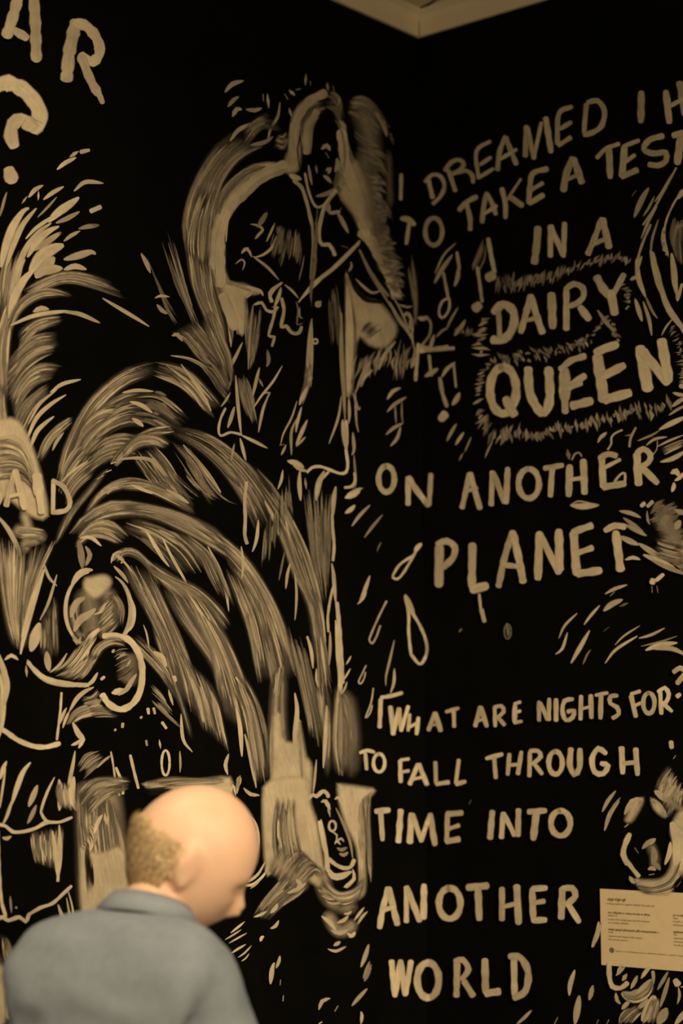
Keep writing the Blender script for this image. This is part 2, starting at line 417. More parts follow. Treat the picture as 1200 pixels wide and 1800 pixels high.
def words(text):
    """word | label | opacity, dryness      then one line per letter:   width x,y x,y ; width x,y ...   (O = w o cx cy rx ry)"""
    out = []
    for ln in text.splitlines():
        ln = ln.split('#')[0].strip()
        if not ln: continue
        if ln[0] == '@':
            a = [p.strip() for p in ln[1:].split('|')]
            out.append('@ %s | %s' % (a[0], a[1])); o, d = a[2].split()
        else:
            out.append('! painted_letter')
            for st in ln.split(';'):
                t = st.split()
                if t[0] == 'O': out.append('e %s %s %s %s' % (t[1], o, d, ' '.join(t[2:])))
                else: out.append('L %s %s %s %s' % (t[0], o, d, ' '.join(t[1:])))
    mural('\n'.join(out))
mural('''
@ painted_plume_tree | tall pale feathery plume painted up the left edge
! painted_trunk
f 26 9 0.95 0.35 0.3 | -8,720 -8,620 2,560 22,500 | 14,700 14,610 26,550 48,510
f 12 7 0.8 0.5 0.3 | -5,860 -8,760 -4,660 | 24,790 10,720 8,660
f 10 9 0.9 0.3 0.3 | -4,560 0,500 8,450 18,400 | 20,560 26,510 36,470 52,440
! painted_feathers
s 17 1 0.25 2,470 8,440 22,400 40,372 51,366
s 12 0.95 0.3 10,470 24,430 40,395 64,366
s 12 0.9 0.3 18,520 28,480 44,440 66,410 90,392
s 17 1 0.2 84,390 104,372 124,358 139,347
s 8 0.9 0.3 45,420 62,402 85,386 104,376
s 9 1 0.1 50,347 62,333 76,326
s 4 1 0.1 68,336 67,352
s 9 1 0.1 76,351 92,339 112,328
s 4 0.8 0.3 38,358 48,345
s 5 0.5 0.3 66,382 84,364 100,346
s 6 0.45 0.4 0,380 8,350 12,338
s 10 0.6 0.4 98,392 118,384 140,372
s 14 0.85 0.3 48,452 66,424 86,406 104,398
s 13 0.5 0.5 60,440 84,424 108,408
s 8 0.8 0.2 112,424 125,414 141,406
n 10 1 0 160,371 176,364
s 10 0.35 0.5 138,402 155,398 175,396
s 9 0.8 0.35 130,336 150,320 182,322
s 9 1 0.1 100,298 115,286 134,277
s 8 0.9 0.1 122,276 138,266
n 8 1 0 142,267 156,264
s 26 0.95 0.2 52,480 72,452 92,438 112,431
s 22 0.7 0.35 62,488 82,468 96,452
s 15 0.85 0.2 112,456 135,450 160,443 168,447
s 12 0.95 0.1 112,474 132,468 152,474
s 20 0.85 0.3 60,482 84,474 110,472
s 18 0.9 0.3 16,560 26,520 42,492 60,474
s 14 0.9 0.4 28,500 34,470 44,455
f 26 6 0.7 0.45 0.35 | 40,510 75,492 110,480 150,482 204,500 | 42,530 78,510 115,497 160,505 234,531
f 18 6 0.85 0.4 0.35 | 10,575 36,528 75,508 112,513 138,526 | 18,585 36,548 66,526 96,520 118,522
s 8 0.8 0.3 180,524 215,545 240,560 262,574
s 9 0.9 0.2 18,572 60,555 105,548 130,548
s 9 0.8 0.35 110,548 140,552 176,568
s 11 0.85 0.2 58,548 72,542 86,544
f 16 7 0.6 0.5 0.4 | 30,590 50,572 75,560 110,556 | 34,620 55,590 80,575 116,562
f 26 5 0.7 0.5 0.35 | 10,640 35,610 60,590 105,582 | 10,680 38,640 70,612 112,609
f 30 5 0.85 0.4 0.35 | 8,660 40,625 70,606 108,605 | 14,700 42,655 74,630 100,620
f 34 5 0.7 0.45 0.35 | 15,700 40,662 70,640 115,643 | 26,742 42,700 66,675 96,665
f 26 5 0.65 0.5 0.35 | 22,745 38,712 62,690 90,670 | 40,768 55,735 72,708 92,690
s 8 1 0.2 88,690 110,675 142,667
s 6 0.8 0.3 50,745 70,710 100,685
s 9 0.95 0.2 46,775 64,735 90,710 116,694
s 9 1 0.1 52,790 64,760 78,745 95,732
s 9 0.95 0.15 66,805 80,775 100,752 122,735
s 7 0.9 0.15 92,792 100,775 112,760
s 10 0.5 0.35 100,770 108,752 120,744
! painted_body
p 0.92 0.22 80 -20,742 20,734 42,752 62,800 76,850 84,910 50,905 20,880 -20,860
f 24 6 1 0.3 0.3 | -10,770 15,768 35,780 55,810 | -10,850 20,845 45,850 70,880
kf 7 3 0.6 0.4 0.5 | -5,785 20,782 40,800 55,830 | 5,850 25,845 50,850 65,880
s 8 0.9 0.3 0,772 25,768 45,790 60,830
h 34 0.45 0.5 20,930 60,940 82,950
h 26 0.6 0.4 40,895 50,935 40,975
s 10 0.9 0.2 -6,905 14,930 30,960 40,990
f 10 5 0.8 0.4 0.3 | 30,925 55,928 80,932 | 30,965 55,960 82,955
! painted_skirt
f 30 8 0.85 0.45 0.3 | -10,940 0,1010 12,1080 28,1150 | 45,960 40,1020 34,1090 34,1150
f 18 7 0.75 0.45 0.3 | 50,960 44,1030 38,1090 36,1150 | 100,950 66,1020 50,1090 44,1150
s 12 0.95 0.2 78,1000 58,1060 42,1120 36,1150
s 10 1 0.1 75,1012 60,1045 48,1085 38,1120
s 6 0.9 0.2 77,990 86,1015 100,1030
s 6 0.7 0.2 100,1010 85,1060 70,1090
s 22 0.75 0.3 70,1095 62,1120 54,1145
f 12 7 0.5 0.5 0.4 | 75,1085 72,1130 70,1160 | 100,1040 102,1110 104,1165
s 14 0.7 0.3 82,1145 84,1165 86,1180
s 16 1 0.15 -2,1150 8,1190 4,1235 -2,1280
s 8 1 0.1 8,1160 20,1152 32,1160

@ painted_arching_plume | broad arching sheaf of brush strokes, the topmost of the arches
! painted_outer_edge
f 20 8 0.85 0.35 0.4 | 100,842 116,785 158,705 220,652 285,632 | 115,852 128,800 170,722 226,672 290,655
f 20 6 0.6 0.4 0.4 | 275,634 330,650 370,690 398,725 | 270,660 316,680 350,710 370,725
f 8 6 0.7 0.3 0.3 | 290,640 330,670 355,700 385,745 | 300,660 335,690 352,715 368,728
s 6 0.9 0.2 300,625 330,630 365,645 385,654
s 7 0.75 0.3 318,640 340,670 360,700 371,723
f 12 5 0.4 0.5 0.4 | 300,622 350,640 385,690 410,720 | 320,625 372,655 400,690 420,720
! painted_inner_strokes
f 44 7 0.75 0.42 0.45 | 110,846 130,790 172,724 225,690 275,686 | 128,870 146,812 180,770 225,748 262,760
f 22 9 0.9 0.25 0.4 | 130,790 155,740 190,715 220,712 | 118,830 140,775 170,745 205,730
f 22 6 0.45 0.55 0.5 | 240,690 280,690 320,720 340,740 | 220,740 260,745 290,760 310,770
s 9 0.95 0.2 228,706 248,712 268,726
s 10 0.9 0.2 232,735 243,742 252,750
s 7 0.75 0.3 215,690 240,686 270,688
f 26 6 0.6 0.5 0.4 | 150,800 185,770 225,762 268,775 | 140,850 170,820 205,805 240,810
f 16 5 0.85 0.35 0.3 | 100,860 112,820 130,790 150,775 | 116,880 130,845 150,820 175,795
f 10 6 0.9 0.2 0.3 | 64,806 85,768 110,742 132,730 | 70,815 92,775 112,755 130,740
f 20 4 0.6 0.4 0.3 | 108,860 122,835 145,812 172,795 | 118,900 130,870 150,848 168,835
f 16 6 0.65 0.45 0.4 | 95,960 120,905 150,870 190,820 | 108,940 130,900 160,862 196,818
s 5 0.9 0.2 106,850 125,830 155,810

@ painted_arching_plume | second arch down, its long strokes falling past the violin player
! painted_outer_edge
f 20 7 0.85 0.35 0.35 | 192,812 215,785 262,756 312,747 | 205,820 228,795 270,768 312,760
f 26 9 0.85 0.3 0.4 | 215,790 245,768 280,770 305,785 | 215,810 240,785 270,780 290,790
f 30 6 0.42 0.5 0.5 | 305,748 370,765 425,805 470,860 510,930 | 300,762 350,790 395,835 430,890 455,950
! painted_falling_strokes
s 9 0.8 0.3 322,782 350,815 370,840 388,866
f 14 6 0.55 0.4 0.3 | 325,785 355,820 378,850 390,868 | 300,775 335,820 350,860 372,900
f 26 6 0.45 0.5 0.5 | 270,780 300,815 330,870 350,900 | 230,800 255,835 280,865 300,880
s 8 0.7 0.3 205,808 240,805 270,812 300,850 320,885
f 16 6 0.4 0.5 0.4 | 240,830 262,845 290,860 320,880 | 330,780 370,850 400,880 430,890
f 8 6 0.55 0.35 0.3 | 390,830 415,860 430,890 440,920 | 420,840 440,880 448,900 455,915
f 24 7 0.5 0.45 0.35 | 440,810 490,870 530,960 556,1050 575,1200 | 465,880 500,960 520,1020 545,1070 560,1200
s 7 0.75 0.25 515,915 535,960 552,1010 566,1080 572,1130
s 7 0.7 0.3 500,905 515,970 535,1030 548,1058
s 7 0.6 0.3 465,880 480,910 490,940
f 12 4 0.5 0.4 0.4 | 488,920 510,980 540,1050 560,1090 | 520,920 545,980 560,1040 575,1090
f 14 6 0.4 0.5 0.4 | 555,1060 572,1130 584,1200 600,1260 | 545,1060 556,1140 560,1210 572,1280
n 3 0.9 0.1 195,815 204,812
s 8 0.95 0.1 186,830 196,826
s 6 0.9 0.1 170,842 182,836

@ painted_arching_plume | small third arch between the larger ones
f 16 6 0.85 0.35 0.4 | 147,903 172,868 205,845 245,842 292,860 | 150,905 180,870 210,858 240,853 280,868
f 14 7 0.7 0.4 0.4 | 200,852 245,848 300,868 345,898 | 215,860 255,862 300,882 352,910
s 7 0.9 0.2 230,852 250,860 268,868
s 8 0.9 0.2 292,860 318,875 332,885
s 9 0.8 0.1 188,868 196,862

@ painted_arching_plume | brightest and widest arch, sweeping down to the right
! painted_outer_edge
f 34 10 0.85 0.28 0.4 | 122,938 150,908 195,885 255,890 320,906 375,932 430,980 | 140,940 165,918 205,905 260,905 320,930 380,965 424,1000
f 44 9 0.75 0.36 0.4 | 380,935 430,980 475,1050 505,1120 525,1200 | 400,985 430,1030 450,1080 470,1150 490,1220
f 12 8 0.8 0.3 0.4 | 205,886 260,890 330,910 400,950 | 210,896 270,905 330,930 390,970
! painted_inner_strokes
f 22 7 0.7 0.4 0.4 | 135,945 165,920 195,918 230,945 | 130,965 155,945 185,945 215,960
s 8 0.85 0.25 140,945 160,945 178,960
f 20 8 0.55 0.45 0.5 | 230,910 290,930 340,960 370,1010 | 210,930 250,950 290,990 320,1020
s 8 0.95 0.2 255,930 270,955 285,980 297,996
s 6 0.85 0.25 285,945 305,985 325,1020 332,1038
s 7 0.85 0.25 365,960 385,1000 397,1040 402,1075
f 12 6 0.6 0.4 0.4 | 330,940 370,975 395,1020 420,1080 | 300,930 345,970 365,1010 385,1050
s 6 0.8 0.2 424,960 427,990 425,1018
f 30 6 0.55 0.45 0.4 | 425,1010 450,1070 470,1130 485,1210 | 395,1000 420,1060 440,1120 455,1210
f 12 4 0.6 0.4 0.3 | 430,1080 440,1120 452,1160 | 455,1040 470,1090 480,1160

@ painted_long_hair | lowest sheaf of strokes, hanging like long hair over the two round faces
! painted_crown
f 24 6 0.8 0.4 0.35 | 196,985 214,966 236,966 258,985 290,1012 | 206,990 220,975 240,980 262,1000 284,1040
f 36 9 0.75 0.4 0.35 | 258,985 300,1015 345,1035 385,1070 410,1105 | 268,1010 298,1035 330,1075 360,1110 385,1150
s 7 0.9 0.2 208,975 235,1010 258,1050 275,1090 285,1130
s 8 0.9 0.2 203,975 216,985 212,990
s 8 0.6 0.4 200,995 215,1010 225,1025
s 6 0.75 0.3 195,990 200,975 212,968
! painted_falling_hair
f 40 7 0.6 0.5 0.45 | 212,990 245,1050 272,1100 290,1150 310,1230 | 265,1000 295,1070 322,1130 345,1200 360,1290
f 50 8 0.75 0.4 0.45 | 285,1030 320,1090 350,1130 380,1180 400,1280 | 345,1040 380,1090 410,1150 440,1230 470,1330
f 24 7 0.9 0.3 0.4 | 330,1060 355,1110 372,1150 385,1230 | 370,1090 395,1130 420,1190 445,1250
f 34 6 0.65 0.5 0.4 | 305,1130 325,1180 345,1240 355,1290 | 370,1200 385,1240 395,1290 405,1330
s 9 1 0.15 414,1190 430,1215 445,1255 452,1290
s 9 0.95 0.2 415,1245 422,1280 425,1330
s 8 0.8 0.3 430,1290 440,1330 450,1385
f 26 6 0.7 0.4 0.4 | 412,1200 430,1260 440,1320 452,1390 | 425,1180 455,1240 470,1300 478,1380
f 14 5 0.5 0.5 0.4 | 262,1090 285,1150 305,1200 318,1250 | 300,1170 315,1220 330,1270 342,1320
s 7 0.8 0.2 336,1190 350,1230 358,1270
s 7 0.8 0.2 318,1255 322,1300 338,1322
s 6 0.9 0.1 296,1212 304,1240
n 9 0.9 0.1 306,1190 308,1196
f 12 6 0.55 0.5 0.4 | 240,1110 270,1140 290,1165 300,1190 | 225,1130 260,1165 290,1200 320,1250
f 10 5 0.4 0.5 0.4 | 255,1190 280,1215 300,1245 | 262,1230 300,1265 330,1290
s 10 0.8 0.3 270,1145 285,1155 292,1172
s 4 0.7 0.3 252,1098 258,1115 262,1140
s 8 0.9 0.2 402,1325 396,1345 400,1362
f 10 6 0.45 0.5 0.4 | 455,1100 470,1160 480,1215 488,1280 | 470,1080 490,1150 500,1210 505,1280

@ painted_oval_face | pale oval face with heavy dark eyes, near the left edge
! painted_outline
e 8 0.95 0.15 163 1072 48 66 100 262
s 13 1 0.1 125,1030 138,1010 150,1003 163,1002
e 10 0.55 0.45 188 1072 42 62 -70 75
e 6 0.5 0.5 196 1075 34 60 -60 70
s 8 0.9 0.2 222,1035 235,1070 232,1100 218,1115
! painted_features
h 60 0.30 0.4 150,1030 160,1075 165,1120
h 40 0.35 0.4 185,1030 195,1070 190,1110
h 30 0.5 0.4 130,1060 135,1095 150,1125
f 14 6 0.6 0.4 0.3 | 130,1050 128,1085 140,1120 | 145,1045 142,1085 152,1125
f 14 5 0.6 0.4 0.3 | 165,1110 185,1095 205,1075 | 175,1125 195,1112 215,1090
p 0.9 0.15 20 150,1016 185,1010 196,1025 180,1045 164,1052 146,1032
s 14 0.6 0.4 124,1085 134,1060 150,1050
s 16 0.75 0.3 130,1110 140,1090 156,1080 168,1070
s 10 0.6 0.4 128,1115 136,1130 142,1120
f 12 5 0.55 0.5 0.3 | 165,1075 185,1055 200,1040 | 175,1105 195,1085 205,1070
f 14 5 0.5 0.5 0.3 | 185,1045 205,1060 208,1095 | 205,1040 218,1070 214,1110
s 5 0.8 0.2 128,1125 150,1130 160,1115
s 5 0.9 0.2 165,1080 178,1075 186,1060
s 14 0.4 0.4 138,950 142,970 145,1000
s 10 0.5 0.4 150,960 158,975 150,995

@ painted_round_mouth | bright ring like a wide open mouth under the oval face
! painted_ring
L 13 1 0.08 183,1118 205,1118 228,1126 244,1150 250,1180 246,1215 232,1238 212,1247 192,1238 180,1222
s 14 1 0.1 175,1105 160,1120 153,1140 152,1158
f 16 5 0.6 0.4 0.3 | 155,1155 168,1135 195,1122 225,1128 | 170,1160 180,1142 200,1132 225,1138
s 14 0.9 0.2 196,1218 210,1215 222,1215
! painted_inside
h 50 0.28 0.4 225,1145 228,1180 220,1205
s 10 0.85 0.2 208,1222 222,1212 232,1196 240,1185
s 7 0.8 0.2 222,1215 230,1200 234,1190
f 14 5 0.4 0.5 0.3 | 195,1150 210,1140 232,1140 | 205,1200 225,1190 242,1170
n 6 0.9 0.1 198,1146 200,1143
s 5 0.8 0.2 210,1152 220,1148
s 5 0.8 0.2 222,1172 230,1160
s 4 0.4 0.3 205,1180 225,1168
n 6 1 0 178,1194 183,1190
! painted_collar
s 12 1 0.1 48,1160 62,1180 85,1196 115,1203 150,1205
L 9 1 0.12 50,1165 60,1177 80,1192 110,1200 140,1204 155,1204
s 8 1 0.1 148,1208 162,1198 172,1182
f 20 6 0.85 0.3 0.3 | 95,1188 120,1178 140,1160 155,1145 | 140,1198 155,1185 165,1170 178,1150
s 6 0.9 0.1 88,1182 105,1168 118,1148
f 12 4 0.8 0.3 0.3 | 85,1185 115,1165 140,1130 150,1115 | 130,1180 145,1160 165,1130 180,1105
s 5 0.7 0.2 46,1170 47,1190

@ painted_bearded_chin | dark gaping jaw with a row of small teeth marks
! painted_jaw
s 9 0.9 0.2 122,1250 135,1228 150,1215 165,1208
f 18 6 0.85 0.35 0.3 | 115,1275 128,1252 150,1240 178,1238 | 130,1270 145,1262 165,1258 190,1252
f 16 5 0.5 0.5 0.3 | 150,1225 165,1232 178,1240 | 160,1262 185,1260 215,1262
f 10 5 0.6 0.3 0.3 | 140,1225 160,1222 172,1208 | 152,1245 172,1240 185,1228
s 12 1 0.1 128,1270 138,1290 145,1300 138,1315
s 6 0.9 0.2 110,1280 115,1265 122,1250
s 7 1 0.1 125,1310 135,1306 142,1300
s 8 0.9 0.2 132,1320 128,1345 122,1375 120,1400
! painted_teeth
n 7 0.9 0 260,1246 261,1254
n 6 0.9 0 270,1245 272,1254
n 5 0.8 0 247,1262 249,1260
n 6 0.9 0 236,1266 236,1266
n 6 0.9 0 215,1278 216,1272
n 5 0.7 0 202,1284 203,1282
n 5 0.6 0 257,1302 258,1310
n 6 0.8 0.1 285,1270 292,1280
! painted_tears
L 4 0.85 0.1 195,1322 199,1345 204,1380 210,1398
L 6 0.85 0.1 204,1350 214,1375 216,1395
L 6 0.95 0.1 229,1328 236,1358 243,1385
s 5 0.7 0.1 280,1300 282,1316
e 5 0.9 0.1 291 1341 7 22 0 360
s 5 0.6 0.2 316,1320 317,1345 316,1358

@ painted_robe | robe drawn in loose outline down the left edge
L 10 1 0.12 -6,1277 10,1286 30,1300 56,1311 80,1313 104,1307
s 10 0.9 0.2 -2,1180 6,1225 4,1270 -3,1300
L 5 1 0.1 108,1218 106,1250 103,1275 100,1300
s 7 0.9 0.2 103,1275 110,1258 117,1244
s 12 0.9 0.2 0,1165 12,1200 8,1240
s 9 1 0.1 12,1338 6,1350 0,1370
s 11 1 0.1 54,1340 40,1358 28,1390 20,1415
s 7 0.9 0.2 22,1405 12,1435 4,1450
s 6 0.95 0.1 96,1366 82,1395 72,1428 80,1440
s 5 0.9 0.1 10,1350 4,1390 0,1420
s 12 0.6 0.3 66,1380 58,1400 50,1418
s 9 0.5 0.3 64,1415 55,1435 48,1448
s 12 0.85 0.3 104,1370 106,1400 104,1425
f 12 7 0.85 0.3 0.3 | 100,1375 100,1400 108,1425 | 122,1375 126,1400 128,1428
s 14 0.9 0.2 130,1365 126,1400 134,1425
L 7 1 0.1 -6,1449 10,1452 22,1462 40,1462 62,1456 80,1445
L 6 0.95 0.1 62,1456 85,1446 105,1445 126,1437
L 6 1 0.1 72,1428 80,1442 92,1445
s 8 0.9 0.1 4,1472 12,1474 20,1470
f 30 6 0.7 0.4 0.4 | 52,1462 56,1490 62,1520 | 112,1450 108,1490 104,1540
s 9 0.95 0.15 104,1450 106,1490 104,1525 100,1550
s 10 0.8 0.2 92,1460 98,1500 103,1550
L 7 0.95 0.1 -4,1460 -2,1520 2,1580 10,1610
L 8 1 0.1 -6,1616 6,1612 14,1618 34,1612 45,1620 50,1610
L 7 1 0.1 50,1608 70,1596 92,1588 110,1572 125,1558
s 9 0.9 0.15 102,1590 112,1620 122,1660
s 5 0.8 0.2 117,1578 124,1620 128,1658
s 4 0.7 0.2 118,1560 128,1600 132,1660
s 5 0.4 0.3 18,1575 20,1605
n 5 0.4 0.2 28,1595 29,1596
f 16 6 0.85 0.3 0.3 | 2,1640 8,1680 16,1710 22,1740 | 14,1650 24,1680 32,1720 42,1755
f 12 10 0.95 0.2 0.3 | -10,1660 -4,1700 4,1740 10,1790 | 2,1690 8,1720 12,1750 16,1800
p 0.95 0.12 80 -20,1690 8,1700 22,1720 12,1760 8,1800 -20,1800
L 4 0.95 0.1 34,1735 22,1748 12,1770 14,1790 24,1796
e 4 0.9 0.1 34 1762 8 10 -30 300
s 4 0.9 0.2 36,1725 44,1745 42,1760

@ painted_pale_haze | broad area of scrubbed cream paint behind the visitor
! painted_left_scrub
h 60 0.6 0.35 150,1370 160,1440 165,1520
h 50 0.4 0.4 190,1375 200,1430 205,1500
h 60 0.45 0.4 185,1500 195,1560 200,1640
f 60 11 0.7 0.35 0.4 | 135,1375 138,1450 140,1530 145,1640 | 200,1410 215,1480 230,1560 235,1640
f 30 7 0.9 0.3 0.4 | 135,1440 142,1500 145,1570 150,1640 | 165,1450 175,1520 185,1580 190,1640
f 30 8 0.55 0.45 0.4 | 130,1400 160,1372 200,1368 235,1372 | 150,1440 175,1410 200,1395 230,1385
f 14 5 0.9 0.3 0.3 | 140,1480 152,1500 140,1530 | 160,1440 172,1460 165,1490
s 9 0.9 0.2 165,1465 172,1445 180,1432
s 8 0.95 0.2 184,1430 188,1450
f 20 5 0.4 0.5 0.3 | 135,1345 150,1325 175,1315 | 145,1372 175,1345 200,1330
s 5 0.7 0.2 170,1350 185,1335 195,1328
p 0.75 0.3 80 140,1490 175,1500 215,1490 232,1560 232,1640 160,1650 142,1590
kf 14 5 0.6 0.4 0.4 | 150,1470 150,1520 152,1580 | 160,1500 165,1540 168,1600
s 8 0.95 0.1 222,1590 205,1615 192,1630
! painted_floor_band
p 0.9 0.12 2 330,1380 360,1370 404,1366 409,1385 408,1500 380,1520 330,1440
p 0.7 0.35 2 250,1378 300,1368 345,1372 370,1385 340,1400 280,1394
f 16 6 0.8 0.3 0.3 | 262,1374 300,1370 350,1370 400,1367 | 290,1382 330,1378 370,1376 405,1376
kf 8 5 0.8 0.3 0.3 | 235,1392 270,1386 310,1382 | 260,1400 290,1394 320,1390
s 5 0.9 0.1 404,1395 410,1380 414,1398
s 6 1 0.1 415,1372 422,1368 420,1382
s 8 0.85 0.1 428,1385 440,1396 456,1398
s 8 0.85 0.1 418,1385 420,1365 416,1395
! painted_cheek_rings
e 6 0.95 0.2 436 1475 18 40 -80 100
e 5 0.95 0.2 438 1478 12 30 -60 110
e 4 0.9 0.2 441 1475 8 18 -60 120
s 6 0.95 0.2 405,1540 430,1550 452,1538 466,1515
s 6 0.95 0.2 405,1550 440,1556 462,1540 474,1520
s 5 0.85 0.2 440,1562 452,1552 458,1545
f 10 4 0.9 0.2 0.3 | 410,1500 430,1510 450,1490 | 405,1530 435,1540 455,1520

@ painted_violin_player | violin player in a long dark coat, outlined in a pale halo beside the corner
! painted_halo
f 30 15 0.92 0.12 0.35 | 372,425 378,365 408,320 452,290 520,288 | 396,425 396,390 420,350 458,310 500,302
f 16 15 0.9 0.12 0.35 | 372,420 372,480 388,520 410,560 | 398,420 392,470 402,500 420,545
s 7 0.95 0.08 397,425 402,380 430,345 465,312 486,305
f 26 13 0.85 0.15 0.3 | 508,285 510,235 520,195 548,165 580,150 | 526,290 524,240 538,205 560,185 585,175
p 0.92 0.1 60 500,282 518,240 528,250 526,290 520,302 500,303
f 20 10 0.75 0.25 0.3 | 532,270 530,225 545,195 572,180 | 545,240 548,215 560,195 578,190
f 8 9 0.7 0.25 0.2 | 575,158 590,165 598,180 600,205 | 568,190 585,195 595,215 600,235
s 11 0.85 0.12 596,212 604,222 600,245
f 30 14 0.9 0.1 0.25 | 604,215 618,270 640,320 655,400 665,440 | 595,300 590,330 610,350 640,395 650,420
f 26 12 0.9 0.12 0.3 | 640,390 660,420 680,470 700,520 | 668,440 685,480 695,510 690,530
p 0.9 0.1 80 600,330 625,280 648,340 652,400 640,420 622,380 596,345
n 26 0.9 0.08 638,408 646,418
f 24 12 0.85 0.14 0.3 | 372,470 385,520 400,560 404,620 | 398,500 412,520 428,540 428,580
p 0.92 0.1 70 384,480 404,496 430,500 456,515 432,522 433,560 425,590 408,560 392,520
n 20 0.95 0.12 388,500 386,440 389,400 404,362 432,330 466,304 500,290
n 14 0.8 0.2 372,470 374,420 384,380
n 20 0.9 0.15 392,520 402,548 412,575
n 18 0.9 0.12 514,285 515,240 524,205 544,178 570,164
n 14 0.7 0.2 538,268 540,228 556,196
n 20 0.95 0.1 600,232 606,280 618,330 634,380 644,412
n 26 0.9 0.12 612,300 630,350 644,396
n 22 0.9 0.12 650,420 668,452 686,488 697,520
n 10 0.8 0.2 500,300 460,318 424,352
kn 3 0.8 0.1 526,292 523,262 528,238
kn 4 0.6 0.2 562,185 575,180 588,186
! painted_halo_streaks
f 60 9 0.6 0.4 0.5 | 326,440 324,390 340,330 372,270 420,220 | 376,400 380,350 395,310 425,275 470,255
f 30 8 0.75 0.25 0.4 | 334,470 330,420 345,360 362,320 | 366,470 368,420 372,380 385,330
f 40 8 0.7 0.35 0.4 | 328,440 336,490 350,530 372,580 | 368,460 378,520 390,560 402,620
s 10 0.85 0.15 395,162 408,148 428,142
s 9 0.6 0.2 400,188 410,176 420,170
s 10 0.75 0.2 408,205 416,192 425,193
s 9 0.7 0.2 432,192 448,194 460,190
s 9 0.8 0.2 404,248 420,228 448,215
s 6 0.75 0.2 470,248 476,225 488,205 492,180
s 6 0.7 0.2 462,165 463,178
s 6 0.7 0.2 470,165 472,190
s 6 0.7 0.2 500,165 506,175
s 7 0.75 0.2 508,158 518,168
s 6 0.75 0.2 520,158 528,156
s 5 0.65 0.2 538,130 536,150
s 5 0.55 0.2 545,142 546,150
s 6 0.6 0.2 575,145 576,160
s 5 0.55 0.2 585,150 587,162
s 5 0.6 0.2 597,170 595,185
s 9 0.6 0.4 440,255 465,250 480,240
f 14 7 0.45 0.45 0.4 | 430,260 460,225 492,230 505,225 | 425,235 440,215 460,200 475,195
f 10 10 0.45 0.35 0.4 | 480,258 500,262 505,250 | 485,235 498,240 505,225
s 6 0.6 0.3 508,190 512,205
! painted_right_hair
f 26 10 0.42 0.45 0.4 | 614,172 640,172 664,195 680,228 | 610,200 630,210 650,225 672,240
s 10 0.6 0.25 660,198 672,215 680,240
h 56 0.32 0.35 634,190 648,240 655,300
h 52 0.36 0.35 634,260 650,330 662,400
h 48 0.34 0.35 650,350 668,420 688,490
h 20 0.2 0.5 682,260 684,320 686,370
x 80 8 0.34 0.5 18 | 622,230 640,300 652,350 665,420 672,480 690,520 | 680,262 688,312 684,362 694,412 708,462 716,530
x 22 7 0.5 0.35 14 | 640,300 650,360 665,420 690,500 | 672,310 680,370 692,430 712,500
x 12 5 0.22 0.4 8 | 650,180 670,200 685,240 | 660,200 685,230 695,262
f 10 6 0.35 0.4 0.4 | 722,440 730,490 732,540 730,590 | 715,470 722,510 728,550 728,590
! painted_face
e 6 0.4 0.3 572 270 34 68 -60 60
s 7 0.5 0.3 545,270 548,225 560,205
s 10 0.75 0.2 564,262 574,256 580,265
s 5 0.6 0.2 572,268 578,278
s 11 0.75 0.2 592,278 594,290 588,302
s 6 0.6 0.2 600,285 602,300
s 8 0.7 0.2 572,300 580,296 576,306
s 8 0.8 0.15 568,308 576,314 582,322
s 6 0.75 0.15 542,290 545,310 548,325
s 5 0.5 0.2 555,290 557,305
s 9 0.45 0.3 555,345 575,340 590,330
L 5 0.75 0.15 536,305 542,335 552,360 562,364 574,355 582,340
s 12 0.9 0.1 508,306 518,312 530,315
L 7 0.85 0.12 516,318 530,330 540,360 548,395
L 5 0.7 0.2 548,390 550,430 546,490
! painted_neck_and_collar
L 8 0.75 0.15 590,335 572,360 564,385 560,415 566,430 578,430 586,442 588,448
L 7 0.75 0.15 578,362 580,374 596,372
s 9 0.85 0.1 592,372 602,390 612,410
s 4 0.6 0.2 596,372 600,365
s 8 0.5 0.2 580,352 574,365 580,375
! painted_bow
s 8 1 0.08 524,532 550,500 590,468 632,428
L 4 0.95 0.05 528,526 560,495 600,455 632,424
! painted_violin
s 6 0.5 0.25 632,442 650,480 672,515 690,545
s 6 0.65 0.2 625,490 640,505 655,515 670,510
L 5 0.5 0.25 632,440 645,466 665,498 682,520
s 5 0.7 0.2 612,478 618,468 616,460
s 4 0.5 0.2 600,432 612,436
s 8 0.6 0.3 684,530 700,560 715,580 726,600
s 4 0.6 0.3 690,520 706,550 722,590
s 5 0.6 0.3 700,535 716,540 724,538
s 6 0.6 0.2 712,548 722,560 718,575
L 5 0.65 0.2 710,555 716,550 722,558 720,575 726,580
s 4 0.6 0.2 726,560 724,590 728,615
s 4 0.6 0.2 730,610 726,630 720,640
! painted_hands
s 5 0.85 0.1 440,394 452,396 462,404 450,418
s 6 0.7 0.15 462,404 455,412 448,420
s 5 0.95 0.1 483,392 476,408 468,425
s 6 0.85 0.15 486,415 478,435 462,448 448,452
s 6 0.85 0.1 424,446 432,438 438,442 442,452
s 6 0.9 0.1 424,446 430,438 437,436
s 4 0.8 0.1 414,464 424,456 430,462 426,475
s 11 0.4 0.35 452,400 462,385 470,372
f 14 6 0.35 0.5 0.4 | 480,420 488,400 495,380 | 492,480 500,450 505,410
f 14 8 0.25 0.5 0.4 | 470,450 485,400 498,380 | 530,500 540,450 535,400
s 6 0.7 0.2 444,450 470,470 490,492
s 5 0.7 0.2 500,500 514,512 524,524
s 7 0.85 0.12 475,532 474,515 484,505 497,496
L 6 0.9 0.1 478,530 475,520 482,508 494,498
s 8 0.75 0.15 482,540 490,520 494,505
s 5 0.85 0.1 478,540 486,538
L 6 0.8 0.15 433,522 442,515 448,508 455,515
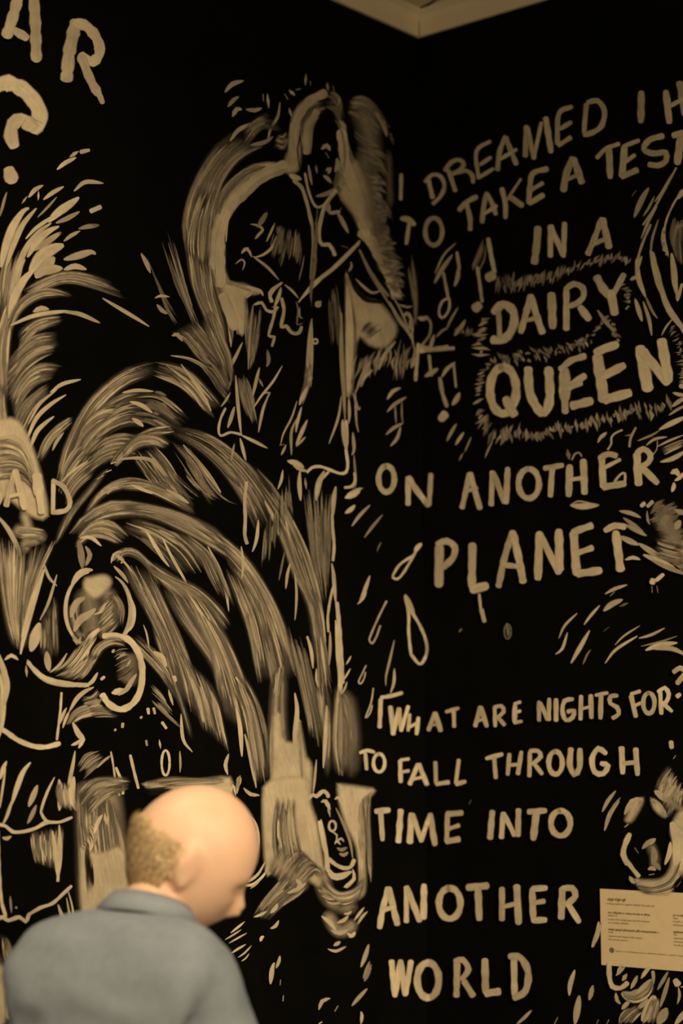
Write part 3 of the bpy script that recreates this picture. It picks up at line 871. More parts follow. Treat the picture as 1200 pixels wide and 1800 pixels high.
s 8 0.8 0.15 430,502 445,508 458,512 462,520
L 6 0.8 0.15 448,535 460,532 468,545 480,548 488,540
L 7 0.8 0.12 495,525 499,545 496,562 494,575 503,573 508,580 515,586 525,585 530,575
s 4 0.4 0.2 520,530 524,545 522,570 532,568
s 4 0.5 0.2 527,540 526,555 532,560
! painted_coat
L 6 0.6 0.2 484,540 480,560 472,590 482,592 478,608
s 7 0.85 0.1 426,602 415,625 405,645 400,662
s 3 0.8 0.1 400,662 408,662
s 5 0.8 0.1 407,665 400,685
s 5 0.8 0.1 405,690 396,705 388,715
L 5 0.9 0.1 396,718 388,735 384,755 388,766 405,760 424,764
s 8 0.9 0.1 412,715 406,735 400,752
s 7 0.8 0.15 414,660 418,710 422,750 424,765
s 7 0.85 0.12 424,765 445,775 470,788
s 7 0.7 0.2 422,770 428,795 432,810
s 5 0.6 0.2 412,780 408,798 406,810
f 22 7 0.3 0.5 0.4 | 430,530 432,600 434,660 | 460,540 452,600 442,660
s 5 0.5 0.3 445,535 440,580 436,650
f 10 8 0.35 0.4 0.4 | 416,650 425,700 440,750 | 432,660 445,700 458,760
s 8 0.35 0.4 470,615 472,635 468,645
s 7 0.85 0.1 456,646 450,670 444,696
s 5 0.9 0.08 496,643 480,670 460,695 446,716
s 5 0.5 0.2 455,665 462,680
s 4 0.8 0.1 464,692 474,690 466,705
s 6 0.7 0.15 472,695 462,720 454,760
s 8 0.85 0.12 548,560 544,590 540,650 535,680
s 6 0.6 0.3 548,565 548,620 546,680
f 10 5 0.5 0.3 0.3 | 548,640 545,670 536,700 530,720 | 535,640 535,670 530,690 526,705
n 8 0.6 0.1 546,664 544,668
s 8 0.85 0.1 540,680 530,700 526,712
s 4 0.9 0.05 522,705 512,735 498,762 493,782
s 3 0.9 0.05 491,783 500,781
s 5 0.8 0.1 503,782 498,792 494,800
s 6 0.7 0.2 530,715 522,745 520,760
s 6 0.6 0.2 522,735 512,760 512,800
s 8 0.75 0.15 540,738 530,760 520,782
s 5 0.7 0.2 537,768 530,775 520,785
e 4 0.7 0.1 554 600 4 4 0 340
e 4 0.7 0.1 559 535 4 4 0 340
L 4 0.6 0.1 564,530 562,533 558,537
f 14 8 0.35 0.5 0.4 | 560,345 556,400 552,460 550,500 | 548,440 552,480 545,520 548,560
f 10 7 0.2 0.5 0.4 | 575,500 578,550 582,620 | 590,480 600,560 600,640
! painted_coat_hem
L 6 0.95 0.08 608,740 610,770 608,790 611,815 608,830 596,832 580,826 562,820 548,822 540,830
s 12 0.85 0.15 505,810 520,814 534,822
s 8 0.75 0.2 515,818 530,826 540,828
s 12 0.9 0.1 602,738 605,760 608,790
s 5 0.9 0.05 600,696 594,735 578,780
s 9 0.5 0.3 600,550 600,620 604,690 606,740
s 6 0.7 0.2 613,700 614,730 612,745
s 5 0.6 0.2 624,685 626,740 630,760
s 5 0.6 0.2 620,690 630,720 633,715
s 7 0.5 0.3 620,760 622,790 618,800
s 5 0.4 0.3 622,800 625,850 620,860
L 6 0.85 0.1 623,832 624,845 618,855 606,857
! painted_violin_glow
p 0.85 0.14 85 608,478 620,500 640,525 665,530 690,560 698,580 680,610 650,608 630,592 622,640 618,690 608,690 608,560
f 20 8 0.85 0.2 0.3 | 612,500 612,560 612,630 612,690 | 622,560 622,600 620,640 618,680
s 16 0.95 0.1 610,500 614,560 614,620 612,690
kf 14 3 0.75 0.2 0.3 | 630,585 640,570 655,560 | 645,600 665,585 680,575
kL 8 0.85 0.1 614,480 626,510 645,528 672,530
x 30 7 0.6 0.3 10 | 635,605 660,608 690,595 715,600 730,610 | 615,680 645,665 672,660 695,680 715,660
s 8 0.8 0.2 695,600 675,625 665,650
s 9 0.65 0.2 650,635 640,660 634,680
s 6 0.7 0.15 655,650 642,662 632,675
s 6 0.65 0.15 645,640 636,660 625,690

@ painted_legs | long legs of the violin player going down to two painted shoes
! painted_calves
s 6 0.7 0.15 497,826 494,845 488,860
s 9 0.7 0.15 527,828 526,850 528,880
s 5 0.5 0.2 536,840 538,860
s 12 0.85 0.12 570,828 560,850 555,880
L 6 0.85 0.1 577,830 565,842 558,855 556,872
s 10 0.75 0.2 590,855 586,880 584,910
L 6 0.75 0.2 583,905 585,935 587,960 585,985
s 8 0.75 0.2 583,990 586,1010 588,1040 590,1060
L 5 0.75 0.2 586,1030 580,1055 576,1085 577,1110
f 60 6 0.22 0.55 0.4 | 532,860 540,920 550,990 570,1080 | 586,860 582,900 580,980 576,1060
f 20 7 0.22 0.5 0.4 | 510,830 512,880 518,920 | 465,920 460,980 455,1020
L 7 0.9 0.1 433,848 430,880 431,910 430,940 434,955
s 7 0.95 0.08 454,914 452,940 448,958 443,970
s 6 0.85 0.12 510,990 505,1010 502,1035
s 5 0.8 0.12 518,1008 521,1040 520,1070 518,1090
s 4 0.3 0.2 500,970 494,1000 490,1020
L 8 0.75 0.2 592,1060 596,1100 600,1160 602,1200
s 10 0.7 0.2 590,1090 594,1150 598,1200 590,1280
L 5 0.85 0.12 540,1120 546,1140 548,1160
s 7 0.85 0.12 540,1118 547,1145 550,1175
s 5 0.75 0.15 556,1175 556,1195 560,1210
s 6 0.65 0.2 563,1120 568,1160 572,1190
s 6 0.6 0.2 580,1110 580,1140 578,1170
f 30 7 0.35 0.5 0.4 | 500,1100 520,1170 535,1240 545,1320 | 530,1110 545,1180 560,1250 572,1340
f 14 7 0.5 0.4 0.4 | 555,1200 560,1240 570,1290 575,1360 | 575,1200 580,1260 578,1320 572,1380
s 8 0.75 0.2 574,1240 572,1290 568,1350
s 5 0.8 0.15 556,1335 553,1370 550,1395
! painted_left_glow
f 40 11 0.8 0.25 0.4 | 484,1175 482,1230 478,1300 476,1380 | 500,1170 496,1230 500,1300 520,1380
p 0.85 0.18 70 480,1260 492,1250 498,1300 520,1300 524,1260 538,1330 548,1345 545,1400 535,1380 520,1440 530,1500 545,1520 500,1500 470,1470 462,1400 476,1370
s 10 0.9 0.15 518,1218 522,1250 518,1300 524,1330
p 0.85 0.2 80 462,1385 480,1370 540,1368 545,1410 558,1450 568,1520 575,1560 540,1545 522,1500 505,1490 488,1510 470,1540 462,1460
s 9 0.75 0.2 470,1480 474,1510 466,1535
kf 26 7 0.55 0.4 0.4 | 485,1425 480,1460 476,1500 | 512,1420 520,1460 515,1520
f 40 8 0.5 0.45 0.4 | 470,1540 490,1500 510,1480 520,1520 | 520,1560 545,1540 560,1530 575,1555
h 50 0.3 0.4 480,1500 510,1540 545,1560
f 18 6 0.8 0.3 0.4 | 486,1400 478,1460 480,1520 | 520,1400 525,1460 540,1530
! painted_left_shoe_shine
f 20 6 0.5 0.5 0.4 | 445,1610 465,1580 490,1550 510,1520 | 470,1620 500,1590 530,1570 545,1550
s 10 0.6 0.25 520,1545 528,1555 520,1562
s 9 0.6 0.25 505,1570 525,1562 538,1552
s 6 0.9 0.1 446,1612 458,1608 468,1602
s 9 0.85 0.15 475,1605 484,1596 488,1588
s 7 0.9 0.1 475,1632 484,1628 490,1618
s 7 0.9 0.1 457,1655 460,1648 464,1646
s 10 0.7 0.2 475,1730 478,1705 482,1692
s 7 0.7 0.15 485,1702 490,1690 492,1680
s 6 0.6 0.2 492,1732 493,1722
s 7 0.6 0.2 497,1760 498,1750
s 4 0.95 0.1 402,1658 416,1650 434,1640
s 5 0.95 0.1 406,1676 418,1668 432,1660
s 4 0.9 0.1 418,1683 430,1675 442,1662
s 3 0.9 0.1 424,1690 432,1684 438,1676
s 5 0.95 0.1 405,1640 418,1630 430,1620
s 4 0.9 0.1 395,1652 412,1642 424,1634
! painted_right_glow
f 40 11 0.45 0.35 0.4 | 600,1210 612,1220 620,1260 625,1320 | 594,1250 590,1300 592,1340 600,1375
f 16 9 0.7 0.25 0.3 | 592,1200 590,1260 588,1310 594,1370 | 600,1220 600,1270 600,1330 602,1370
p 0.95 0.1 85 592,1378 612,1380 640,1384 660,1388 650,1400 636,1420 636,1480 642,1530 640,1570 628,1580 632,1540 626,1490 608,1450 596,1410
s 8 0.9 0.15 588,1405 596,1402 604,1420
f 24 6 0.55 0.35 0.3 | 636,1400 642,1430 646,1480 648,1540 | 652,1395 648,1440 650,1500 652,1560
h 44 0.12 0.45 608,1210 618,1290 616,1370
h 40 0.35 0.4 560,1525 580,1580 630,1600
h 34 0.45 0.4 572,1600 596,1636 630,1620
! painted_right_shoe
L 8 0.95 0.1 541,1404 550,1397 556,1400 564,1393 570,1391 576,1397 576,1400
s 9 0.7 0.15 564,1410 572,1408 580,1424
e 5 0.85 0.1 584 1452 6 9 0 350
s 4 0.85 0.1 583,1462 592,1468 590,1478
s 5 0.8 0.1 590,1478 600,1474 604,1480
s 5 0.8 0.1 588,1484 592,1478 598,1485
s 8 0.35 0.3 592,1490 600,1494 610,1490
s 8 0.35 0.3 596,1500 604,1503 612,1498
s 5 0.5 0.2 576,1418 580,1436
s 6 0.4 0.3 590,1420 604,1450 615,1480 620,1510
s 9 0.85 0.12 564,1440 570,1480 574,1510 570,1530
L 9 0.9 0.12 562,1445 568,1480 573,1500 576,1530
L 8 0.9 0.12 578,1510 590,1520 604,1526 616,1524 622,1512
s 14 0.9 0.12 575,1525 585,1540 600,1540 618,1532
s 8 0.9 0.15 620,1528 622,1545 606,1560 616,1556
f 24 8 0.85 0.2 0.3 | 566,1540 580,1560 600,1572 630,1560 645,1530 | 560,1560 580,1585 610,1590 640,1570
f 14 6 0.7 0.3 0.3 | 555,1560 572,1570 580,1580 | 575,1590 590,1600 612,1590
s 9 0.8 0.15 565,1610 578,1620 590,1635
s 10 0.8 0.15 582,1635 598,1640 612,1634
s 8 1 0.1 592,1622 604,1618 612,1610
s 6 0.9 0.1 604,1606 612,1606 618,1602
s 7 0.9 0.1 610,1640 618,1645 625,1640
s 6 0.8 0.15 628,1625 636,1612 646,1602
s 6 0.7 0.15 622,1618 632,1605 640,1595
s 8 0.95 0.1 613,1647 620,1644 624,1638
s 8 0.9 0.1 586,1662 594,1658 598,1655
s 6 0.7 0.15 576,1668 590,1672 608,1664
s 9 0.6 0.2 634,1700 642,1680 648,1660
s 5 0.5 0.2 638,1720 645,1700 650,1690
s 10 0.35 0.3 640,1725 646,1710 652,1695
s 8 0.7 0.15 618,1768 632,1752 645,1738
s 8 0.6 0.2 560,1775 566,1760 580,1755
s 6 0.5 0.2 588,1778 594,1768
s 7 0.9 0.1 634,1800 636,1785 634,1778
s 8 0.9 0.1 560,1800 566,1796

@ painted_dark_grass | dim upward strokes left of the violin player
f 8 6 0.3 0.4 0.3 | 255,445 270,480 290,520 315,560 | 262,470 280,510 300,560 330,600
s 9 0.55 0.25 248,445 256,460 264,480
f 16 5 0.3 0.45 0.4 | 280,420 300,480 325,540 350,600 | 300,400 318,470 335,530 365,600
s 6 0.75 0.2 272,524 282,520 298,522
s 9 0.6 0.2 276,535 284,545 294,552
f 40 7 0.42 0.5 0.4 | 300,585 325,600 350,630 380,650 | 340,560 365,590 385,620 405,660
s 9 0.6 0.3 302,590 312,588 320,600
f 24 7 0.45 0.5 0.4 | 355,560 370,600 390,640 400,690 | 372,540 390,590 405,630 410,680
f 10 5 0.25 0.5 0.4 | 350,640 375,665 395,700 | 380,630 400,665 410,700

@ painted_drips | loose drips and sparks right of the violin player
s 14 0.95 0.1 606,875 622,868 634,858
s 5 0.8 0.1 610,868 625,862 638,858
s 10 1 0.08 606,902 616,896 624,888
s 7 0.5 0.2 618,925 632,906 650,888
s 6 0.4 0.2 640,945 655,925 672,905
s 4 0.25 0.2 664,965 668,958
s 3 0.2 0.2 662,970 668,955 671,955
L 5 1 0.05 740,957 732,965 728,975 712,985 700,995 690,1012
s 10 1 0.08 728,970 734,962 741,955
L 5 0.95 0.08 690,1015 698,1018 708,1008 722,985 730,970
s 8 0.9 0.1 631,1060 638,1045 650,1012
s 5 0.9 0.1 628,1062 638,1052 644,1040
L 4 0.85 0.1 679,1057 665,1085 652,1115 649,1125 654,1131 661,1120 668,1100
L 6 0.9 0.1 712,1048 718,1080 718,1110 722,1150
s 12 0.85 0.12 712,1045 720,1065 728,1085
L 6 0.9 0.1 726,1080 738,1100 748,1125 750,1145 744,1162 736,1167 722,1150
s 5 0.6 0.15 693,1125 685,1160 678,1190 678,1205
s 6 0.7 0.15 693,1175 692,1200 686,1218
s 4 0.9 0.1 617,1153 612,1162 608,1168
s 4 0.9 0.1 616,1175 610,1185 604,1195
s 4 0.8 0.1 610,1198 606,1210 600,1220
L 3 0.85 0.1 643,1170 636,1185 630,1198 634,1202 640,1192 642,1182
L 3 0.7 0.1 656,1210 652,1235 642,1262 650,1254 654,1240
s 7 0.25 0.2 890,1095 892,1105 893,1120
e 3 0.25 0.2 892 1110 6 13 0 350
n 3 0.3 0.1 807,1110 811,1106
s 4 0.3 0.1 824,1414 828,1406

@ painted_music_notes | loose cream music notes scattered beside the corner
! painted_note
s 4 0.7 0.2 764,481 780,448 801,427
s 9 0.85 0.15 763,498 776,474 795,448
L 6 0.85 0.12 779,480 783,500 787,522
L 5 0.9 0.1 788,524 777,530 771,548 776,559 785,552 790,538 789,524
L 7 0.65 0.15 803,444 807,472
s 9 0.75 0.15 806,468 804,488 798,503
! painted_note
f 12 4 0.6 0.35 0.2 | 850,418 838,445 826,476 | 850,430 846,450 830,480
f 6 3 0.5 0.4 0.2 | 852,425 850,455 830,495 | 856,440 850,460 842,478
L 7 0.75 0.12 839,470 843,500 847,530
n 20 0.75 0.15 835,542 841,537
L 9 0.75 0.12 858,420 863,450 869,478
n 20 0.7 0.2 858,488 866,484
! painted_note
s 8 0.9 0.12 776,663 786,648 800,637
L 8 0.9 0.12 773,665 777,690 785,714
n 17 0.95 0.1 775,736 782,728
L 5 0.7 0.15 797,640 801,680
s 11 0.85 0.12 808,690 802,702 794,712
! painted_note
s 8 0.8 0.15 680,702 690,688 704,682
s 7 0.65 0.15 680,724 694,710 714,698
s 4 0.35 0.2 694,708 695,730 696,745
s 4 0.35 0.2 706,705 706,730 708,745
s 7 0.65 0.15 678,764 692,752 708,744
s 7 0.6 0.15 704,750 698,770 686,784
! painted_note
L 9 0.85 0.12 738,617 762,614 786,610
L 8 0.8 0.12 740,610 765,614 797,612
L 7 0.75 0.15 735,605 733,630 730,668
s 8 0.7 0.15 763,588 758,605 755,615
L 6 0.7 0.15 754,625 756,645 758,660
s 11 0.7 0.15 746,662 758,655 770,648
L 5 0.6 0.2 735,559 748,558 757,568 754,590 740,608
s 9 0.85 0.12 737,562 745,560 752,556
s 9 0.8 0.12 722,647 728,635 735,625
s 8 0.5 0.2 728,668 732,660

@ painted_fur_border | short furry strokes round the two widest words
x 40 6 0.4 0.4 10 | 888,525 915,515 940,505 975,500 1010,478 1045,470 | 890,492 925,480 955,470 985,468 1020,455 1060,450
x 16 5 0.25 0.4 8 | 872,520 885,515 900,505 | 872,480 885,478 902,475
x 14 8 0.4 0.4 8 | 898,518 905,508 965,505 | 905,495 912,485 985,470
x 14 8 0.4 0.35 8 | 1050,470 1080,465 1100,470 | 1060,440 1085,440 1110,450
x 16 7 0.8 0.15 6 | 862,555 858,575 860,600 868,625 | 838,565 828,585 822,605 830,622
x 26 6 0.4 0.4 8 | 862,625 900,620 950,615 1000,600 1040,590 | 870,650 905,645 955,640 1005,625 1045,612
x 26 8 0.35 0.45 10 | 870,618 915,612 965,605 1030,590 | 890,640 925,630 980,622 1040,605
x 18 9 0.4 0.35 10 | 1000,600 1030,590 1060,565 1080,590 | 1020,615 1050,585 1075,555 1095,610
x 14 6 0.6 0.2 6 | 868,640 856,655 852,680 852,705 | 848,640 835,665 830,685 828,712
x 10 6 0.65 0.2 6 | 855,712 858,725 866,735 | 828,730 832,748 845,760
x 16 7 0.5 0.3 6 | 858,735 868,745 885,750 905,745 | 845,765 852,785 868,790 890,775
x 26 8 0.45 0.35 8 | 885,745 915,742 945,748 975,740 | 880,785 920,785 955,782 985,765
x 34 9 0.42 0.35 8 | 975,738 1010,735 1060,720 1110,708 | 980,772 1015,765 1065,755 1115,740
x 14 9 0.45 0.3 8 | 1105,702 1125,700 1150,698 1172,692 | 1118,745 1140,745 1160,735 1180,728
x 30 3 0.6 0.2 5 | 1170,585 1182,610 1188,650 1190,680 | 1190,570 1205,600 1210,640 1212,680
s 5 0.5 0.2 784,580 792,562 805,540
s 7 0.7 0.15 785,775 794,758 802,745
s 7 0.75 0.15 800,782 808,770 815,760
s 4 0.5 0.2 816,795 822,782 828,768
s 4 0.5 0.2 852,805 858,790 866,775
s 5 0.4 0.25 806,810 814,796
s 9 0.5 0.25 798,590 810,575 818,562
s 6 0.45 0.25 766,593 775,583 786,576
x 10 6 0.35 0.4 8 | 795,595 815,598 828,590 | 812,568 825,570 838,572
s 8 0.6 0.2 1050,545 1060,560 1080,585
x 14 7 0.35 0.4 8 | 1088,500 1095,520 1098,545 | 1108,500 1112,520 1108,545

@ painted_striped_figure | tall wavy striped shape at the right edge beside the lettering
s 12 0.8 0.2 1140,330 1128,350 1114,382
s 5 0.35 0.3 1118,335 1110,345
s 5 0.6 0.3 1150,345 1140,365 1130,380
L 4 0.7 0.25 1188,295 1170,330 1150,365 1130,395
s 6 0.75 0.2 1185,300 1165,335 1150,355
s 5 0.65 0.25 1155,362 1140,388 1126,420
L 5 0.65 0.25 1143,395 1130,425 1121,455 1122,480
s 11 0.85 0.15 1118,455 1122,490 1130,512 1134,522
s 8 0.8 0.15 1128,450 1120,470 1118,485
s 6 0.4 0.3 1134,520 1145,545 1155,560
s 10 0.85 0.15 1116,525 1122,545 1128,565
s 5 0.5 0.25 1157,385 1146,420 1143,450
s 14 0.9 0.12 1143,440 1152,475 1160,505 1172,530
L 9 0.88 0.15 1146,445 1153,475 1160,505 1175,540 1195,570 1206,590
s 13 0.7 0.2 1160,510 1176,545 1200,580
L 4 0.85 0.2 1197,335 1180,365 1170,390 1166,415
s 10 0.85 0.2 1166,400 1166,425 1174,450
x 12 7 0.85 0.15 4 | 1170,400 1166,430 1175,455 | 1162,415 1168,440 1178,455
s 13 0.95 0.1 1180,445 1184,475 1186,500 1190,520
s 9 0.9 0.12 1190,350 1198,340 1204,330
L 6 0.8 0.2 1190,515 1190,528 1198,500
f 20 12 0.3 0.4 0.4 | 1185,380 1182,420 1188,460 | 1205,370 1205,420 1205,480
s 8 0.5 0.3 1190,400 1200,395
s 4 0.85 0.1 1162,590 1170,575 1182,560
s 8 0.85 0.12 1107,492 1113,489 1119,486
n 10 0.9 0 1196,678 1200,680
s 8 0.8 0.15 1182,690 1195,694 1206,694
s 8 0.6 0.3 1130,530 1140,560 1145,590

@ painted_spiky_creature | scribbled fan of bristles and grey fuzz at the right edge beside the lettering
s 9 0.9 0.12 1180,715 1192,706 1206,698
s 6 0.6 0.25 1175,730 1190,720 1206,712
s 11 0.9 0.12 1158,755 1178,745 1206,732
s 5 0.4 0.3 1120,775 1145,765 1160,756
s 6 0.8 0.2 1135,783 1150,772 1172,768
s 5 0.55 0.3 1155,785 1175,775 1200,765
f 10 5 0.6 0.3 0.3 | 1158,790 1180,780 1206,770 | 1165,800 1185,790 1206,782
s 10 0.75 0.2 1160,812 1182,806 1206,792
L 2 0.6 0.1 1155,775 1154,790 1145,802
s 12 0.9 0.1 1178,832 1188,828 1192,838
s 8 0.9 0.1 1185,845 1194,840 1202,830
s 9 0.85 0.1 1180,865 1184,855 1184,848
n 9 0.85 0.05 1127,889 1132,885
n 8 0.85 0.05 1138,890 1146,882
s 5 0.5 0.2 1137,898 1138,915 1142,922
x 90 12 0.32 0.4 26 | 1140,900 1150,920 1165,960 1190,1000 | 1180,880 1200,920 1210,960 1215,1000
h 50 0.28 0.4 1160,900 1180,940 1200,985
s 14 0.8 0.15 1186,930 1192,920 1196,915
s 10 0.8 0.15 1186,968 1196,972 1204,968
s 12 0.45 0.3 1185,895 1205,905
s 9 0.6 0.25 1088,898 1108,902 1126,910
s 9 0.5 0.3 1095,910 1112,922 1132,938
s 10 0.6 0.3 1098,922 1118,932 1136,942
s 12 0.65 0.25 1088,942 1104,950 1122,958
s 12 0.6 0.3 1122,955 1145,970 1165,982
s 12 0.75 0.25 1130,975 1155,985 1185,998
s 10 0.5 0.3 1145,985 1175,998 1206,1010
f 14 7 0.5 0.35 0.3 | 1150,940 1170,950 1206,955 | 1150,980 1180,990 1206,1000
n 13 1 0 1146,1024 1147,1020
n 8 1 0 1153,1020 1165,1010
s 5 0.8 0.1 1145,1030 1146,1042
s 5 0.5 0.2 1154,1030 1156,1042

@ painted_slashes | scattered short slashes under the text of the third sentence
s 13 0.95 0.12 1002,888 1022,890 1052,888
L 3 0.9 0.1 1004,887 1015,881 1030,883 1052,888
s 8 0.9 0.1 1098,984 1112,980 1125,984
s 7 0.95 0.08 1063,1044 1080,1035 1102,1028
s 4 0.9 0.08 1072,1048 1080,1040
s 12 0.9 0.1 1060,1074 1075,1062 1094,1054
s 5 0.25 0.2 1088,1066 1104,1060
s 6 0.9 0.1 1026,1098 1038,1082 1054,1064
s 5 0.85 0.1 982,1122 992,1100 1014,1078
s 6 0.85 0.1 976,1150 988,1140 997,1112
s 9 0.9 0.1 1003,1166 1018,1140 1036,1108
s 4 0.3 0.2 1024,1168 1032,1150 1038,1142
s 4 0.85 0.1 1080,1134 1096,1118 1124,1100
s 6 0.9 0.1 1063,1166 1082,1142 1120,1118
s 6 0.85 0.1 1122,1122 1144,1116 1168,1104
s 4 0.35 0.2 1126,1136 1160,1128 1190,1118
s 11 0.9 0.1 1134,1143 1158,1134 1190,1130
s 10 0.6 0.25 1145,1140 1180,1140 1206,1152
s 4 0.2 0.2 1060,1110 1070,1102
n 9 0.85 0 1179,1304 1180,1314
s 6 0.7 0.1 1183,1334 1187,1328
n 4 0.6 0 1179,1398 1180,1396

@ painted_hooded_face | small face in a pale hood above the wall label
! painted_hood
p 0.95 0.08 10 1115,1545 1130,1547 1160,1545 1178,1525 1182,1480 1178,1460 1190,1430 1206,1425 1206,1520 1185,1555 1175,1572 1130,1566
s 18 0.9 0.12 1102,1425 1112,1412 1128,1404
s 9 0.7 0.2 1097,1432 1106,1415 1118,1405
s 16 0.95 0.08 1146,1405 1158,1420 1170,1433
L 11 0.95 0.1 1106,1467 1098,1485 1095,1502 1102,1518
L 9 0.85 0.15 1102,1514 1112,1528 1122,1540
s 8 1 0.05 1097,1454 1104,1449
s 10 0.95 0.1 1180,1450 1184,1458
s 10 0.95 0.1 1178,1480 1176,1500 1168,1520
s 9 0.85 0.15 1106,1540 1112,1550 1116,1552
s 30 0.95 0.08 1180,1445 1194,1480 1190,1530
s 22 0.9 0.1 1120,1553 1145,1560 1170,1550
p 0.9 0.15 60 1098,1442 1110,1414 1130,1402 1124,1422 1108,1446
p 0.95 0.1 60 1144,1403 1158,1412 1172,1436 1160,1432 1148,1420
f 10 6 0.9 0.2 0.3 | 1112,1550 1140,1558 1175,1545 1195,1500 | 1120,1566 1150,1572 1190,1560 1204,1530
! painted_features
h 26 0.3 0.3 1140,1480 1150,1505 1150,1530
s 10 0.5 0.25 1128,1492 1138,1482 1150,1474
s 8 0.8 0.15 1140,1484 1146,1480 1152,1474
s 9 0.25 0.4 1115,1490 1122,1500
s 14 0.45 0.25 1148,1488 1150,1505 1146,1520
s 10 0.35 0.3 1145,1515 1155,1522 1160,1530
s 9 0.85 0.1 1138,1528 1146,1526 1152,1530
s 7 0.5 0.2 1140,1538 1150,1536
! painted_ruffled_hair
f 26 8 0.5 0.4 0.4 | 1150,1390 1165,1360 1178,1340 | 1175,1440 1190,1410 1206,1390
s 16 0.7 0.25 1150,1390 1165,1400 1180,1410
x 30 6 0.6 0.3 10 | 1155,1395 1170,1410 1190,1430 | 1178,1350 1195,1370 1210,1390
s 8 0.8 0.15 1168,1405 1178,1392 1186,1380
h 20 0.4 0.3 1165,1400 1185,1415 1205,1425
kf 8 3 0.9 0.1 0.3 | 1175,1565 1190,1545 1206,1530 | 1185,1572 1196,1555 1206,1545
! painted_side_strokes
s 8 0.55 0.25 1058,1427 1068,1408 1082,1390
s 9 0.7 0.2 1062,1460 1072,1430 1088,1408
s 6 0.4 0.3 1070,1430 1080,1415 1090,1402
s 10 0.95 0.08 1052,1620 1050,1640 1040,1665
s 8 0.95 0.08 1042,1665 1048,1645 1058,1622

@ painted_scribbled_body | tangled strokes coming out below the wall label
L 10 0.95 0.1 1070,1694 1071,1718 1076,1734 1090,1737 1102,1728
s 7 0.7 0.15 1082,1715 1092,1705 1098,1700
s 6 0.8 0.15 1084,1710 1090,1700 1094,1695
s 9 0.8 0.12 1093,1724 1102,1712
s 9 0.8 0.15 1108,1738 1116,1724 1120,1715
s 22 0.85 0.12 1092,1745 1110,1752 1130,1740
s 24 0.9 0.1 1105,1760 1125,1750 1146,1722
s 9 0.95 0.1 1126,1720 1136,1706 1144,1700
L 7 0.85 0.12 1147,1708 1148,1722 1140,1740 1122,1755
s 8 0.8 0.15 1082,1745 1084,1758 1090,1765
s 10 0.85 0.12 1092,1774 1100,1766 1106,1760
s 26 0.9 0.1 1128,1795 1142,1775 1150,1750
s 10 0.8 0.15 1118,1775 1130,1765 1138,1755
s 16 0.7 0.2 1088,1796 1100,1782 1118,1774
f 12 5 0.7 0.25 0.3 | 1085,1800 1095,1780 1112,1768 | 1110,1800 1125,1785 1135,1775
f 14 5 0.95 0.25 0.4 | 1092,1742 1112,1752 1140,1735 1148,1712 | 1100,1760 1122,1762 1140,1750 1150,1730
f 14 6 0.85 0.3 0.4 | 1126,1800 1138,1775 1146,1752 | 1148,1800 1158,1775 1160,1750
f 10 5 0.7 0.3 0.3 | 1085,1795 1100,1778 1122,1765 | 1100,1800 1115,1785 1130,1770
s 8 0.4 0.3 1155,1740 1164,1725 1174,1708
s 9 0.6 0.2 1160,1770 1168,1745 1176,1718
n 14 1 0.05 1187,1724 1191,1730
s 6 0.8 0.1 1192,1735 1194,1750 1190,1765
s 8 1 0.05 1196,1735 1206,1734
s 20 0.6 0.25 1155,1800 1165,1785 1172,1772
s 12 0.9 0.1 1186,1800 1195,1790 1206,1775
s 10 0.95 0.08 1000,1750 1002,1730 1010,1705
s 10 0.9 0.08 1035,1758 1038,1748 1042,1732
s 14 0.75 0.2 1010,1800 1015,1770 1018,1750
s 7 0.9 0.1 908,1800 920,1790 934,1776
s 6 0.85 0.1 974,1800 980,1788
s 5 0.5 0.2 1048,1800 1052,1792
s 5 0.7 0.2 1066,1800 1070,1792

@ painted_scratches | faint thin scratch marks above the seven-letter word
s 7 0.7 0.2 1050,778 1056,768 1066,760
s 3 0.6 0.2 1060,770 1066,762
L 4 0.7 0.15 1093,756 1080,762 1074,770 1074,780 1068,790
L 5 0.55 0.2 1106,785 1108,770 1117,752
s 3 0.5 0.2 1098,766 1112,764
s 9 0.3 0.3 997,790 1000,808
L 4 0.45 0.25 1005,808 1010,798 1018,796 1022,802
''')
